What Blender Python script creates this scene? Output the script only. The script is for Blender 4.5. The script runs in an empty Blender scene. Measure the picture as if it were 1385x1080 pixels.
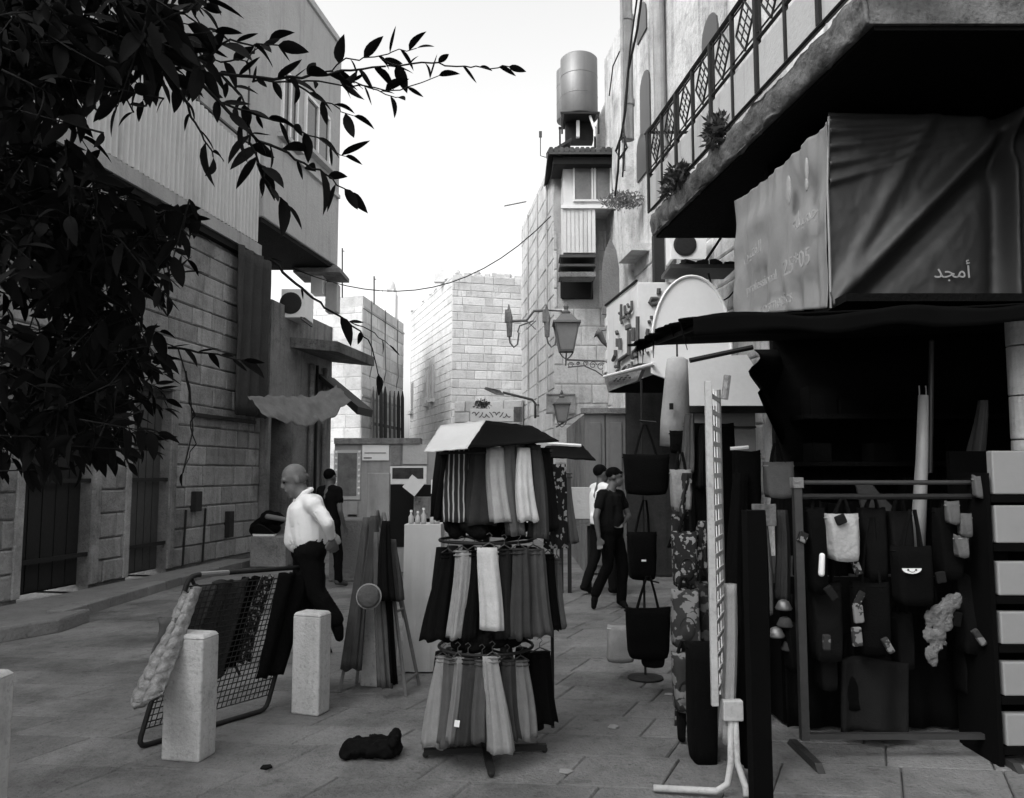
import bpy, bmesh, math, random
from mathutils import Vector, Matrix, noise
random.seed(7)
S = bpy.context.scene
COL = S.collection
PI = math.pi
# ------------------------------------------------------------------ camera, sky, sun, exposure
CAMH, F, PITCH = 1.6, 1100.0, math.atan(100/1100)
cam = bpy.data.cameras.new('street_camera'); camo = bpy.data.objects.new('street_camera', cam); COL.objects.link(camo)
camo.location = (0, 0, CAMH); camo.rotation_euler = (PI/2+PITCH, 0, 0)
cam.sensor_width = 36; cam.lens = 36*F/1385; cam.clip_start = .05; cam.clip_end = 2000
S.camera = camo
SUN_EL, SUN_AZ = math.radians(44), math.radians(-127)      # azimuth measured from +Y towards +X
W = bpy.data.worlds.new('World'); S.world = W; W.use_nodes = True
nt = W.node_tree; bg = nt.nodes['Background']
sky = nt.nodes.new('ShaderNodeTexSky'); sky.sky_type = 'NISHITA'; sky.sun_disc = False
sky.sun_elevation = SUN_EL; sky.sun_rotation = SUN_AZ; sky.air_density = 2.2; sky.dust_density = 5; sky.ozone_density = 1
bw = nt.nodes.new('ShaderNodeRGBToBW'); nt.links.new(sky.outputs[0], bw.inputs[0]); nt.links.new(bw.outputs[0], bg.inputs[0])
bg.inputs[1].default_value = .14
sl = bpy.data.lights.new('sun', 'SUN'); sl.energy = .5; sl.angle = math.radians(22); sl.color = (1, .995, .985)
so = bpy.data.objects.new('sun', sl); COL.objects.link(so)
sd = Vector((math.sin(SUN_AZ)*math.cos(SUN_EL), math.cos(SUN_AZ)*math.cos(SUN_EL), math.sin(SUN_EL)))
so.rotation_euler = sd.to_track_quat('Z', 'Y').to_euler(); so.location = (0, -5, 30)
vs = S.view_settings; S.display_settings.display_device = 'sRGB'
vs.view_transform = 'Standard'; vs.look = 'None'; vs.exposure = 1.4; vs.gamma = 1; vs.use_curve_mapping = False
S.cycles.max_bounces = 6; S.cycles.diffuse_bounces = 3; S.cycles.use_denoising = True

# ------------------------------------------------------------------ helpers
CP, SP = math.cos(PITCH), math.sin(PITCH)
def ray(px, py):
    u = (px-692.5)/F; v = (540-py)/F
    return Vector((u, CP-v*SP, SP+v*CP))
def P(px, py, Y):
    r = ray(px, py); return Vector((0, 0, CAMH)) + r*(Y/r.y)
def G(px, py, z=0):
    r = ray(px, py); return Vector((0, 0, CAMH)) + r*((z-CAMH)/r.z)
def PL(px, py, a, b):                                     # on the upright plane x = a + b*y
    r = ray(px, py); return Vector((0, 0, CAMH)) + r*(a/(r.x-b*r.y))

MATS = {}
def M(name, v, var=.15, scale=2.5, bump=.15, bscale=25, rough=.9, rnd=0., streak=0., metal=0., trans=0., spots=0., grime=0.):
    if name in MATS: return MATS[name]
    m = bpy.data.materials.new(name); m.use_nodes = True; MATS[name] = m
    t = m.node_tree; N = t.nodes; K = t.links; b = N['Principled BSDF']
    geo = N.new('ShaderNodeNewGeometry')
    def math_(op, a, bb, clamp=False):
        n = N.new('ShaderNodeMath'); n.operation = op; n.use_clamp = clamp
        for i, x in enumerate((a, bb)):
            if isinstance(x, (int, float)): n.inputs[i].default_value = x
            else: K.new(x, n.inputs[i])
        return n.outputs[0]
    def nz(sc, det=6, vec=None, r=.6):
        n = N.new('ShaderNodeTexNoise'); n.inputs['Scale'].default_value = sc; n.inputs['Detail'].default_value = det
        n.inputs['Roughness'].default_value = r; K.new(vec or geo.outputs['Position'], n.inputs['Vector']); return n.outputs['Fac']
    val = math_('ADD', math_('MULTIPLY', math_('SUBTRACT', nz(scale), .5), var*2.6), 1.)
    val = math_('MULTIPLY', val, math_('ADD', math_('MULTIPLY', math_('SUBTRACT', nz(scale*9, 3), .5), var*1.1), 1.))
    if rnd:
        oi = N.new('ShaderNodeObjectInfo')
        val = math_('MULTIPLY', val, math_('ADD', math_('MULTIPLY', math_('SUBTRACT', oi.outputs['Random'], .5), rnd*2), 1.))
    if streak:
        mp = N.new('ShaderNodeMapping'); mp.inputs['Scale'].default_value = (6, 6, .5); K.new(geo.outputs['Position'], mp.inputs[0])
        s = math_('SUBTRACT', nz(1., 5, mp.outputs[0]), .52); s = math_('MULTIPLY', s, 5., True)
        val = math_('MULTIPLY', val, math_('SUBTRACT', 1., math_('MULTIPLY', s, streak)))
    if spots:
        s = math_('MULTIPLY', math_('SUBTRACT', nz(6., 8, None, .75), .56), 9., True)
        val = math_('MULTIPLY', val, math_('SUBTRACT', 1., math_('MULTIPLY', s, spots)))
    if grime:
        s = math_('MULTIPLY', math_('SUBTRACT', nz(.9, 12, None, .72), .47), 5., True)
        val = math_('MULTIPLY', val, math_('SUBTRACT', 1., math_('MULTIPLY', s, grime)))
        s = math_('MULTIPLY', math_('SUBTRACT', nz(38., 4, None, .6), .55), 7., True)
        val = math_('MULTIPLY', val, math_('SUBTRACT', 1., math_('MULTIPLY', s, grime*.6)))
    val = math_('MULTIPLY', val, v, True)
    cc = N.new('ShaderNodeCombineColor'); 
    for i in range(3): K.new(val, cc.inputs[i])
    K.new(cc.outputs[0], b.inputs['Base Color'])
    b.inputs['Roughness'].default_value = rough; b.inputs['Metallic'].default_value = metal
    b.inputs['Specular IOR Level'].default_value = .08 if rough > .84 else .3 if rough > .6 else .5
    if bump:
        bp = N.new('ShaderNodeBump'); bp.inputs['Strength'].default_value = min(1, bump*2.5); bp.inputs['Distance'].default_value = .02
        K.new(nz(bscale, 8), bp.inputs['Height']); K.new(bp.outputs[0], b.inputs['Normal'])
    if trans:
        tr = N.new('ShaderNodeBsdfTranslucent'); K.new(cc.outputs[0], tr.inputs[0]); mx = N.new('ShaderNodeMixShader')
        mx.inputs[0].default_value = trans; K.new(b.outputs[0], mx.inputs[1]); K.new(tr.outputs[0], mx.inputs[2])
        K.new(mx.outputs[0], N['Material Output'].inputs[0])
    return m
def CL(v, name=None, **k):                                # a cloth of grey value v
    k.setdefault('trans', 0); v = v*.4 if v < .04 else v*.75 if v < .15 else v
    return M(name or 'cloth_%03d' % int(v*1000), v, var=.2, scale=14, bump=.14, bscale=90, rough=.95, **k)
MIR = M('window_glass', .03, var=.05, bump=0, rough=.08)
IRON = M('black_iron', .012, var=.3, scale=12, bump=.12, rough=.7)
DMET = M('dark_metal', .045, var=.3, scale=8, bump=.12, rough=.6, spots=.3)
GALV = M('galvanised', .26, var=.2, scale=6, bump=.03, rough=.45, metal=.6)
TANKM = M('tank_metal', .16, var=.15, scale=3, bump=.03, rough=.5, metal=.45, streak=.2)
WHT = M('white_paint', .72, var=.08, scale=5, bump=.05, rough=.6, spots=.15)
CREAM = M('cream_plaster', .58, var=.18, scale=1.2, bump=.3, bscale=14, streak=.35, spots=.2, grime=.35)

WO = {}
def wo(o): return WO.get(o.name, Vector((0, 0, 0))) if o else Vector((0, 0, 0))
def tag(o, label=None, cat=None, group=None, kind=None):
    for k, v in (('label', label), ('category', cat), ('group', group), ('kind', kind)):
        if v: o[k] = v
    return o
def thing(name, label, cat, loc, group=None, kind=None):
    o = bpy.data.objects.new(name, None); COL.objects.link(o); o.empty_display_size = .1
    o.location = loc; WO[o.name] = Vector(loc); return tag(o, label, cat, group, kind)

class MB:
    def __init__(s): s.v = []; s.f = []
    def add(s, vs, fs):
        n = len(s.v); s.v += [Vector(x) for x in vs]; s.f += [tuple(i+n for i in f) for f in fs]; return s
    def hexa(s, p):                                       # p[0:4] one face loop, p[4:8] the opposite, same order
        return s.add(p, [(3,2,1,0), (4,5,6,7), (0,1,5,4), (1,2,6,5), (2,3,7,6), (3,0,4,7)])
    def box(s, c, d, rz=0, R=None):
        R = R or Matrix.Rotation(rz, 3, 'Z'); c = Vector(c); x, y, z = (q/2 for q in d)
        return s.hexa([c+R@Vector(q) for q in ((-x,-y,-z),(x,-y,-z),(x,y,-z),(-x,y,-z),(-x,-y,z),(x,-y,z),(x,y,z),(-x,y,z))])
    def bb(s, a, b):
        a = Vector(a); b = Vector(b); return s.box((a+b)/2, [abs(q) for q in b-a])
    def prism(s, pts, ex):
        pts = [Vector(p) for p in pts]; ex = Vector(ex); n = len(pts)
        return s.add(pts+[p+ex for p in pts], [tuple(range(n-1, -1, -1)), tuple(range(n, 2*n))]+[(i, (i+1) % n, n+(i+1) % n, n+i) for i in range(n)])
    def tube(s, pts, r, n=8, closed=False):
        pts = [Vector(p) for p in pts]; rs = r if isinstance(r, (list, tuple)) else [r]*len(pts)
        m = len(pts); base = len(s.v); up = None
        for i, p in enumerate(pts):
            d = (pts[(i+1) % m]-pts[i-1]) if closed else (pts[min(i+1, m-1)]-pts[max(i-1, 0)])
            d = d.normalized() if d.length > 1e-9 else Vector((0, 0, 1))
            if up is None: up = Vector((0, 0, 1)) if abs(d.z) < .9 else Vector((1, 0, 0))
            a = d.cross(up).normalized(); up = a.cross(d).normalized()
            for k in range(n):
                t = 2*PI*k/n; s.v.append(p+(a*math.cos(t)+up*math.sin(t))*rs[i])
        for i in range(m if closed else m-1):
            j = (i+1) % m
            for k in range(n): s.f.append((base+i*n+k, base+i*n+(k+1) % n, base+j*n+(k+1) % n, base+j*n+k))
        if not closed: s.f.append(tuple(base+k for k in range(n-1, -1, -1))); s.f.append(tuple(base+(m-1)*n+k for k in range(n)))
        return s
    def lathe(s, prof, c, n=20, R=None):
        c = Vector(c); R = R or Matrix.Identity(3); b = len(s.v); m = len(prof)
        for r, z in prof:
            for k in range(n): t = 2*PI*k/n; s.v.append(c+R@Vector((r*math.cos(t), r*math.sin(t), z)))
        for i in range(m-1):
            for k in range(n): s.f.append((b+i*n+k, b+i*n+(k+1) % n, b+(i+1)*n+(k+1) % n, b+(i+1)*n+k))
        s.f.append(tuple(b+k for k in range(n-1, -1, -1))); s.f.append(tuple(b+(m-1)*n+k for k in range(n)))
        return s
    def ball(s, c, r, n=12, R=None):
        r = r if isinstance(r, (list, tuple)) else (r, r, r); R = R or Matrix.Identity(3); c = Vector(c); b = len(s.v); h = max(4, n*2//3)
        for i in range(h+1):
            ph = PI*(i+.02)/(h+.04)
            for k in range(n):
                t = 2*PI*k/n; s.v.append(c+R@Vector((r[0]*math.sin(ph)*math.cos(t), r[1]*math.sin(ph)*math.sin(t), r[2]*math.cos(ph))))
        for i in range(h):
            for k in range(n): s.f.append((b+i*n+k, b+(i+1)*n+k, b+(i+1)*n+(k+1) % n, b+i*n+(k+1) % n))
        s.f.append(tuple(b+k for k in range(n))); s.f.append(tuple(b+h*n+k for k in range(n-1, -1, -1)))
        return s
    def sheet(s, fn, nu, nv):
        b = len(s.v)
        for j in range(nv+1):
            for i in range(nu+1): s.v.append(Vector(fn(i/nu, j/nv)))
        for j in range(nv):
            for i in range(nu): a = b+j*(nu+1)+i; s.f.append((a, a+1, a+nu+2, a+nu+1))
        return s
    def caps(s, a, b, ra, rb=None, n=12):                  # tapered capsule
        rb = ra if rb is None else rb; a = Vector(a); b = Vector(b); d = (b-a); d = d.normalized() if d.length > 1e-6 else Vector((0,0,1))
        ps = [a-d*ra*.98, a-d*ra*.8, a-d*ra*.4, a, b, b+d*rb*.4, b+d*rb*.8, b+d*rb*.98]
        return s.tube(ps, [ra*.15, ra*.6, ra*.92, ra, rb, rb*.92, rb*.6, rb*.15], n)
    def build(s, name, mat, parent=None, smooth=False, solid=0, bevel=0, origin=None, sub=0, kind=None):
        if origin is None:
            xs = [v.x for v in s.v]; ys = [v.y for v in s.v]; zs = [v.z for v in s.v]
            origin = Vector(((min(xs)+max(xs))/2, (min(ys)+max(ys))/2, min(zs)))
        origin = Vector(origin)
        me = bpy.data.meshes.new(name); me.from_pydata([v-origin for v in s.v], [], s.f)
        bm = bmesh.new(); bm.from_mesh(me); bmesh.ops.recalc_face_normals(bm, faces=bm.faces); bm.to_mesh(me); bm.free()
        if smooth: me.polygons.foreach_set('use_smooth', [True]*len(me.polygons))
        me.materials.append(mat); me.update()
        o = bpy.data.objects.new(name, me); COL.objects.link(o)
        o.location = origin-wo(parent); WO[o.name] = origin
        if parent: o.parent = parent
        if solid: m = o.modifiers.new('s', 'SOLIDIFY'); m.thickness = solid; m.offset = 0
        if bevel: m = o.modifiers.new('b', 'BEVEL'); m.width = bevel; m.segments = 2; m.limit_method = 'ANGLE'
        if sub: m = o.modifiers.new('u', 'SUBSURF'); m.levels = sub; m.render_levels = sub
        if kind: o['kind'] = kind
        return o
def setting(o): o['kind'] = 'structure'; return o

def remeshed(name, mb, vox, mat, parent, it=4, wr=0., wrs=9., origin=None):
    me = bpy.data.meshes.new('tmp'); o0 = wo(parent); me.from_pydata(mb.v, [], mb.f)
    o = bpy.data.objects.new('tmp', me); COL.objects.link(o)
    m = o.modifiers.new('r', 'REMESH'); m.mode = 'VOXEL'; m.voxel_size = vox
    m = o.modifiers.new('s', 'SMOOTH'); m.iterations = it; m.factor = .5
    dg = bpy.context.evaluated_depsgraph_get(); me2 = bpy.data.meshes.new_from_object(o.evaluated_get(dg)); bpy.data.objects.remove(o)
    org = Vector(origin) if origin else o0; me2.name = name
    for v in me2.vertices:
        c = v.co
        if wr:
            q = noise.noise(Vector((c.x*wrs, c.y*wrs, c.z*wrs*.55)))+.5*noise.noise(Vector((c.x*wrs*2.3+4, c.y*wrs*2.3, c.z*wrs*1.6)))
            c = c+v.normal*(wr*(-abs(q)*1.6+.35))
        v.co = c-org
    me2.polygons.foreach_set('use_smooth', [True]*len(me2.polygons)); me2.materials.clear(); me2.materials.append(mat); me2.update()
    r = bpy.data.objects.new(name, me2); COL.objects.link(r); r.location = org-o0; WO[r.name] = org
    if parent: r.parent = parent
    return r

def block_mesh(k):                                        # unit dressed stone: x 0..1 wide, y 0 back .. -1 face, z 0..1
    rr = random.Random(k); j = lambda a: a*(rr.random()-.5)
    o = [(0+j(.02), 0, 0+j(.03)), (1+j(.02), 0, 0+j(.03)), (1+j(.02), 0, 1+j(.03)), (0+j(.02), 0, 1+j(.03))]
    a = [(x, -.55+j(.1), z) for x, y, z in o]; e, g = .035, .07
    b = [(e, -1+j(.25), g), (1-e, -1+j(.25), g), (1-e, -1+j(.25), 1-g), (e, -1+j(.25), 1-g)]
    me = bpy.data.meshes.new('stone'); f = [(8,9,10,11)]
    for i in range(4): n = (i+1) % 4; f += [(i, n, 4+n, 4+i), (4+i, 4+n, 8+n, 8+i)]
    me.from_pydata(o+a+b, [], f); bm = bmesh.new(); bm.from_mesh(me); bmesh.ops.recalc_face_normals(bm, faces=bm.faces); bm.to_mesh(me); bm.free(); return me
BLK = {}
def blocks(mat):
    if mat.name not in BLK:
        BLK[mat.name] = [block_mesh(i) for i in range(6)]
        for m in BLK[mat.name]: m.materials.append(mat)
    return BLK[mat.name]
def masonry(parent, O, U, L, z0, z1, ch, bw, mat, holes=(), gap=.012, proud=.03, name='stone', seed=1, limit=280, vis=None, irr=.3):
    """dressed blocks on an upright wall starting at O along U; the face looks to the right-hand side of U turned -90"""
    rr = random.Random(seed); U = Vector(U).normalized(); rz = math.atan2(U.y, U.x); z = z0; n = 0; row = 0
    while z < z1-.05:
        h = min(ch*(1+irr*.5*(rr.random()-.5)), z1-z)
        if z1-z-h < .08: h = z1-z
        u = -rr.random()*bw*.8
        while u < L:
            w = bw*(1+irr*2*(rr.random()-.5)); a, b = max(u, 0), min(u+w, L); u += w
            segs = [(a, b)]
            for (h0, h1, y0, y1) in holes:
                if z+h > y0+.03 and z < y1-.03:
                    ns = []
                    for (p, q) in segs:
                        if q <= h0 or p >= h1: ns.append((p, q)); continue
                        if p < h0: ns.append((p, h0))
                        if q > h1: ns.append((h1, q))
                    segs = ns
            for (p, q) in segs:
                if q-p < .05: continue
                pos = Vector(O)+U*p; pos.z = z
                if vis and not vis(pos+U*((q-p)/2), z+h/2): continue
                if n >= limit: return
                o = bpy.data.objects.new(name, rr.choice(blocks(mat))); COL.objects.link(o); n += 1
                o.location = pos+Vector((0, 0, gap/2))-wo(parent); o.rotation_euler = (0, 0, rz)
                o.scale = (q-p-gap, proud*(.75+.5*rr.random()), h-gap); o.parent = parent
        z += h; row += 1

def text_mesh(body, size, O, U, V, mat, parent, name='lettering', depth=.004, align='CENTER', shear=0):
    c = bpy.data.curves.new('t', 'FONT'); c.body = body; c.size = 1; c.align_x = align; c.extrude = .004; c.resolution_u = 3
    o = bpy.data.objects.new('t', c); COL.objects.link(o); dg = bpy.context.evaluated_depsgraph_get()
    me = bpy.data.meshes.new_from_object(o.evaluated_get(dg)); bpy.data.objects.remove(o)
    U = Vector(U).normalized(); V = Vector(V).normalized(); Nn = U.cross(V); O = Vector(O)
    mb = MB(); mb.v = [O+U*(v.co.x*size+shear*v.co.y*size)+V*(v.co.y*size)+Nn*((v.co.z+.004)/.008*depth) for v in me.vertices]
    mb.f = [tuple(p.vertices) for p in me.polygons]
    return mb.build(name, mat, parent)
def strokes(lines, r, mat, parent, name='lettering', n=6):
    mb = MB()
    for l in lines: mb.tube(l, r, n)
    return mb.build(name, mat, parent)

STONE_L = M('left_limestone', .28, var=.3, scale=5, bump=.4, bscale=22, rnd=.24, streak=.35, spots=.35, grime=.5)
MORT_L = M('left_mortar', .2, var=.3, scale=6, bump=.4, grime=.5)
STONE_C = M('far_limestone', .6, var=.16, scale=2, bump=.3, bscale=12, rnd=.14, spots=.2, grime=.28)
MORT_C = M('far_mortar', .45, var=.2, scale=3, bump=.3, grime=.3)
STONE_R = M('right_limestone', .56, var=.2, scale=2.5, bump=.3, bscale=14, rnd=.12, streak=.3, spots=.25, grime=.35)
MORT_R = M('right_mortar', .42, var=.2, bump=.3, grime=.3)
CONC = M('rough_concrete', .14, var=.5, scale=4, bump=.7, bscale=20, streak=.4, spots=.6, grime=.5)
BLK_ = M('black_tarp', .002, var=.4, scale=3, bump=0, rough=1)
BLK0 = M('shade_black', .005, bump=.2, rough=1)  # shade beneath the right balcony given as a colour
SOF = M('shaded_soffit', .015, var=.3, scale=2, bump=.3)  # dark tone stands for the shade under the left overhangs
PAV = M('paving', .195, var=.36, scale=1.7, bump=.4, bscale=45, rnd=.14, spots=.35, grime=.5)
PAVB = M('paving_bed', .14, var=.3, scale=3, bump=.4, spots=.2)
# wall lines x = a + b*y
LA, LB = -7.333, .16
RA, RB = 4.25, -.125
def L(px, py, off=0): return PL(px, py, LA+off, LB)
UL = Vector((LB, 1, 0)).normalized(); NL = Vector((1, -LB, 0)).normalized()     # street side normal of the left line
UR = Vector((RB, 1, 0)).normalized(); NR = Vector((-1, RB, 0)).normalized()
def onL(Y, z=0, off=0): return Vector((LA+LB*Y, Y, z))+NL*off
def onR(Y, z=0, off=0): return Vector((RA+RB*Y, Y, z))+NR*off
# ------------------------------------------------------------------ ground
g = MB(); g.add([(-300,-100,-.03),(300,-100,-.03),(300,500,-.03),(-300,500,-.03)], [(0,1,2,3)])
ground = setting(g.build('ground', PAVB, origin=(0,0,-.03)))
def paving():
    rr = random.Random(3); a = math.radians(-24); U = Vector((math.cos(a), math.sin(a), 0)); V = Vector((-U.y, U.x, 0))
    U, V = Vector((math.cos(math.radians(-6)), math.sin(math.radians(-6)), 0)), Vector((math.sin(math.radians(24)), math.cos(math.radians(24)), 0))
    vers = []
    for k in range(5):
        j = lambda q: q*(rr.random()-.5)
        e, t = .012, .03
        lo = [(0,0,-t),(1,0,-t),(1,1,-t),(0,1,-t)]; mid = [(x, y, -.008) for x, y, _ in lo]
        top = [(e,e,j(.004)),(1-e,e,j(.004)),(1-e,1-e,j(.004)),(e,1-e,j(.004))]
        vers.append((lo+mid+top, [(8,9,10,11)]+[(i,(i+1)%4,4+(i+1)%4,4+i) for i in range(4)]+[(4+i,4+(i+1)%4,8+(i+1)%4,8+i) for i in range(4)]))
    cells = []; v = -9.
    while v < 26:
        h = .36+.14*rr.random(); u = -22+rr.random()
        while u < 22:
            w = .42+.42*rr.random(); c = U*(u+w/2)+V*(v+h/2)
            if 1.2 < c.y < 24 and onL(c.y).x+.2 < c.x < (onR(c.y).x+.3 if c.y > 9 else 5.6): cells.append((c, u, v, w, h))
            u += w
        v += h
    cells = [c for c in cells]
    def key(c):
        y = c[0].y
        return y if abs(c[0].x) < .68*y+.4 and y > 3.2 else 1000+y
    cells.sort(key=key)
    far = MB()
    for i, (c, u, v, w, h) in enumerate(cells):
        vv, ff = rr.choice(vers); gp = .006; dz = .003*(rr.random()-.5)
        pts = [U*(u+gp/2+x*(w-gp))+V*(v+gp/2+y*(h-gp))+Vector((0, 0, z+dz)) for x, y, z in vv]
        if i < 290: m = MB(); m.add(pts, ff); m.build('paving_stone', PAV, ground)
        else: far.add(pts, ff)
    far.build('paving_stone_field', PAV, ground, kind='stuff')
paving()
# raised walkway on the left
sw = MB(); e = [G(-60,866), G(85,842), G(265,786), G(352,764)]
inner = [onL(p.y, 0, .05) for p in e]
SWM = M('walkway_stone', .2, var=.25, scale=4, bump=.4, bscale=30, spots=.3, rnd=.1)
for i in range(3):
    a, b, c, d = inner[i], e[i], e[i+1], inner[i+1]
    sw.hexa([Vector((q.x-.12*(k in (1, 2)), q.y, z)) for z in (-.02, .095) for k, q in enumerate((a, b, c, d))])
walk = setting(sw.build('walkway', SWM))
rr = random.Random(5); p = e[1].copy()
for seg in range(2):
    a, b = e[1+seg], e[2+seg]; n = 7 if seg == 0 else 3; U = (b-a)/n; N = Vector((U.y, -U.x, 0)).normalized()
    for k in range(n):
        q = a+U*k+U*.012; q2 = a+U*(k+1); hz = .115+.01*rr.random()
        m = MB(); m.hexa([Vector((w_.x, w_.y, z)) for z in (-.02, hz) for w_ in (q-N*.2, q, q2, q2-N*.2)]); m.build('kerb_stone', SWM, walk, bevel=.015)
st = MB(); a, b = G(-60,880), G(82,856); nb = Vector((-.02, .62, 0))
st.hexa([Vector((q.x, q.y, z)) for z in (-.02, .15) for q in (a, b, b+nb, a+nb)])
tag(st.build('stone_step', SWM, bevel=.03), 'low worn stone step at the left edge in front of the walkway', 'step')
# backdrop sky comes from the world

# ------------------------------------------------------------------ left building
PLAST = M('left_plaster', .42, var=.12, scale=.9, bump=.3, bscale=18, streak=.2, grime=.18)
PLAST2 = M('left_plaster_light', .44, var=.1, scale=.9, bump=.25, bscale=18, streak=.12)
lb = thing('stone_building', 'tall stone and plaster building on the left with upper balcony', 'building', onL(12))
OFF = -.18; Y0, Y1 = -7, 15.9
def Yof(px, off=0): return L(px, 640, 0).y
dA, dB = (L(46, 700).y, L(139, 700).y); dC, dD = (L(188, 700).y, L(241, 700).y)
s0 = onL(Y0, 0, OFF); uY = lambda Y: (Y-Y0)*math.sqrt(1+LB*LB)
m = MB()
def slab(m, Ya, Yb, z0, z1, off, th):                     # piece of wall along the left line, thickness inwards
    a, b = onL(Ya, 0, off), onL(Yb, 0, off); i = -NL*th
    m.hexa([Vector((q.x, q.y, z)) for z in (z0, z1) for q in (a, b, b+i, a+i)]); return m
holes = [(uY(dA), uY(dB), -1, 3.0), (uY(dC), uY(dD), -1, 2.9)]
for (ya, yb, za, zb) in ((Y0, dA, 0, 5.8), (dA, dB, 3.0, 5.8), (dB, dC, 0, 5.8), (dC, dD, 2.9, 5.8), (dD, Y1, 0, 5.8)):
    slab(m, ya, yb, za, zb, OFF, 1.2)
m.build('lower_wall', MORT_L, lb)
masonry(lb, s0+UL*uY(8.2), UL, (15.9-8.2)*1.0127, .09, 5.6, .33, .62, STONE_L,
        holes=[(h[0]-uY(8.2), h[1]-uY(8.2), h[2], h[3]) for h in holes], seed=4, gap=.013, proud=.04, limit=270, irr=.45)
m = MB(); slab(m, Y0, 15.7, 5.803, 14, -1.3, 1.0); m.build('upper_wall', PLAST2, lb)
m = MB(); m.hexa([Vector((q.x, q.y, z)) for z in (0, 14) for q in (onL(Y1,0,-1.35), onL(Y1,0,-8), onL(Y1-.4,0,-8), onL(Y1-.4,0,-1.35))]); m.build('end_wall', PLAST, lb)
# projecting upper volume
Yn, Yf = L(356, 293).y, L(457, 350).y
zs = L(356, 293).z; zr = 12.1
m = MB(); q = [onL(Yn), onL(Yf), onL(Yf)-Vector((7, 0, 0)), onL(Yn)-Vector((3.2, 0, 0))]
m.hexa([Vector((p_.x, p_.y, z)) for z in (zs, zr) for p_ in q]); vol = m.build('upper_room', PLAST, lb, bevel=.02)
m = MB(); q2 = [onL(Yn+.03, 0, -.05), onL(Yf-.03, 0, -.05), onL(Yf-.03)-Vector((6.9, 0, 0)), onL(Yn+.03)-Vector((3.1, 0, 0))]
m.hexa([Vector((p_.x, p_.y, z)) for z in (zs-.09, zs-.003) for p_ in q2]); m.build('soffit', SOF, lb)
m = MB(); qq = [p_+NL*.05 for p_ in q[:2]]+q[2:]
m.hexa([Vector((p_.x, p_.y, z)) for z in (zr+.003, zr+.16) for p_ in qq]); m.build('coping', PLAST2, lb)
def window_on_L(Ya, Yb, za, zb, parent, off=0, panes=2):
    f = MB(); t = .07
    slab(f, Ya, Yb, za-t, za, off+.06, .1); slab(f, Ya, Yb, zb, zb+t, off+.06, .1)
    n = panes
    for k in range(n+1):
        y = Ya+(Yb-Ya)*k/n; slab(f, y-t/2, y+t/2, za+.002, zb-.002, off+.055, .09)
    w = f.build('window', WHT, parent); 
    for k in range(n):
        ya = Ya+(Yb-Ya)*k/n+t/2+.002; yb = Ya+(Yb-Ya)*(k+1)/n-t/2-.002
        p_ = MB(); slab(p_, ya, yb, za+.004, zb-.004, off+.012, .008); p_.build('pane', MIR, w)
    s_ = MB(); slab(s_, Ya-.15, Yb+.15, za-t-.09, za-t-.003, off+.16, .16); s_.build('sill', PLAST2, w)
    return w
yy = lambda px: L(px, 200).y
window_on_L(yy(411), yy(443), L(411, 190).z-.05, L(411, 100).z-.45, lb, 0, 2)
window_on_L(yy(379), yy(399), L(380, 195).z+.25, L(380, 195).z+1.55, lb, 0, 2)
m = MB(); a_, b_ = L(379, 196), L(458, 259)
slab(m, a_.y, b_.y-.05, a_.z-.06, a_.z+.03, .07, .07); m.build('string_course', PLAST2, lb)
# balcony with corrugated screen
bs = MB(); slab(bs, 7.0, Yn-.02, 5.78, 6.0, .0, 1.28); bal = bs.build('balcony', M('balcony_slab', .33, var=.2, bump=.3, streak=.3), lb)
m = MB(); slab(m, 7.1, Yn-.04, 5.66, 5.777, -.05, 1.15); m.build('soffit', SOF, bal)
cor = MB(); n = 260; pts = []
for i in range(n+1):
    Y = 7.1+(Yn-.1-7.1)*i/n; o_ = (0, .045, .045, 0)[i % 4]-.06; pts.append((Y, o_))
for i, (Y, o_) in enumerate(pts):
    top = 7.75+.05*math.sin(Y*3)
    cor.v += [onL(Y, 6.03, o_), onL(Y, top, o_)]
for i in range(n): cor.f.append((2*i, 2*i+2, 2*i+3, 2*i+1))
cor.build('corrugated_screen', M('corrugated_sheet', .5, var=.12, scale=1.2, bump=.05, rough=.6, streak=.3), bal, solid=.003)
m = MB(); slab(m, 7.1, Yn-.1, 7.82, 7.86, -.03, .05)
for Y in (8.2, 9.9, 11.6, 13.3, 15): m.tube([onL(Y, 6.0, -.12), onL(Y, 9.0 if Y > 13 else 7.84, -.12)], .02, 6)
m.build('screen_rail', DMET, bal)
# doors with bars
for (ya, yb, zt, mt) in ((dA, dB, 3.0, IRON), (dC, dD, 2.9, DMET)):
    m = MB(); slab(m, ya+.02, yb-.02, .1, zt-.02, OFF-.16, .05); d = m.build('door', mt, lb)
    for k in range(5):
        u0 = ya+.04+(yb-ya-.08)*k/5; u1 = ya+.04+(yb-ya-.08)*(k+1)/5-.02
        m = MB(); slab(m, u0, u1, .13, zt-.05, OFF-.13, .028); m.build('panel', mt, d)
    for z in (1.47, .48):
        m = MB(); slab(m, ya-.02, yb+.04, z, z+.055, OFF-.02, .04); m.build('locking_bar', IRON, d)
    for k in range(2):
        y = ya-.13 if k == 0 else yb+.005
        m = MB(); slab(m, y, y+.125, .1, zt+.02, OFF+.055, .2); m.build('door_jamb', STONE_L, lb, bevel=.01)
    m = MB(); slab(m, ya-.15, yb+.15, zt+.023, zt+.3, OFF+.06, .2); m.build('lintel', STONE_L, lb, bevel=.01)
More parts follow.
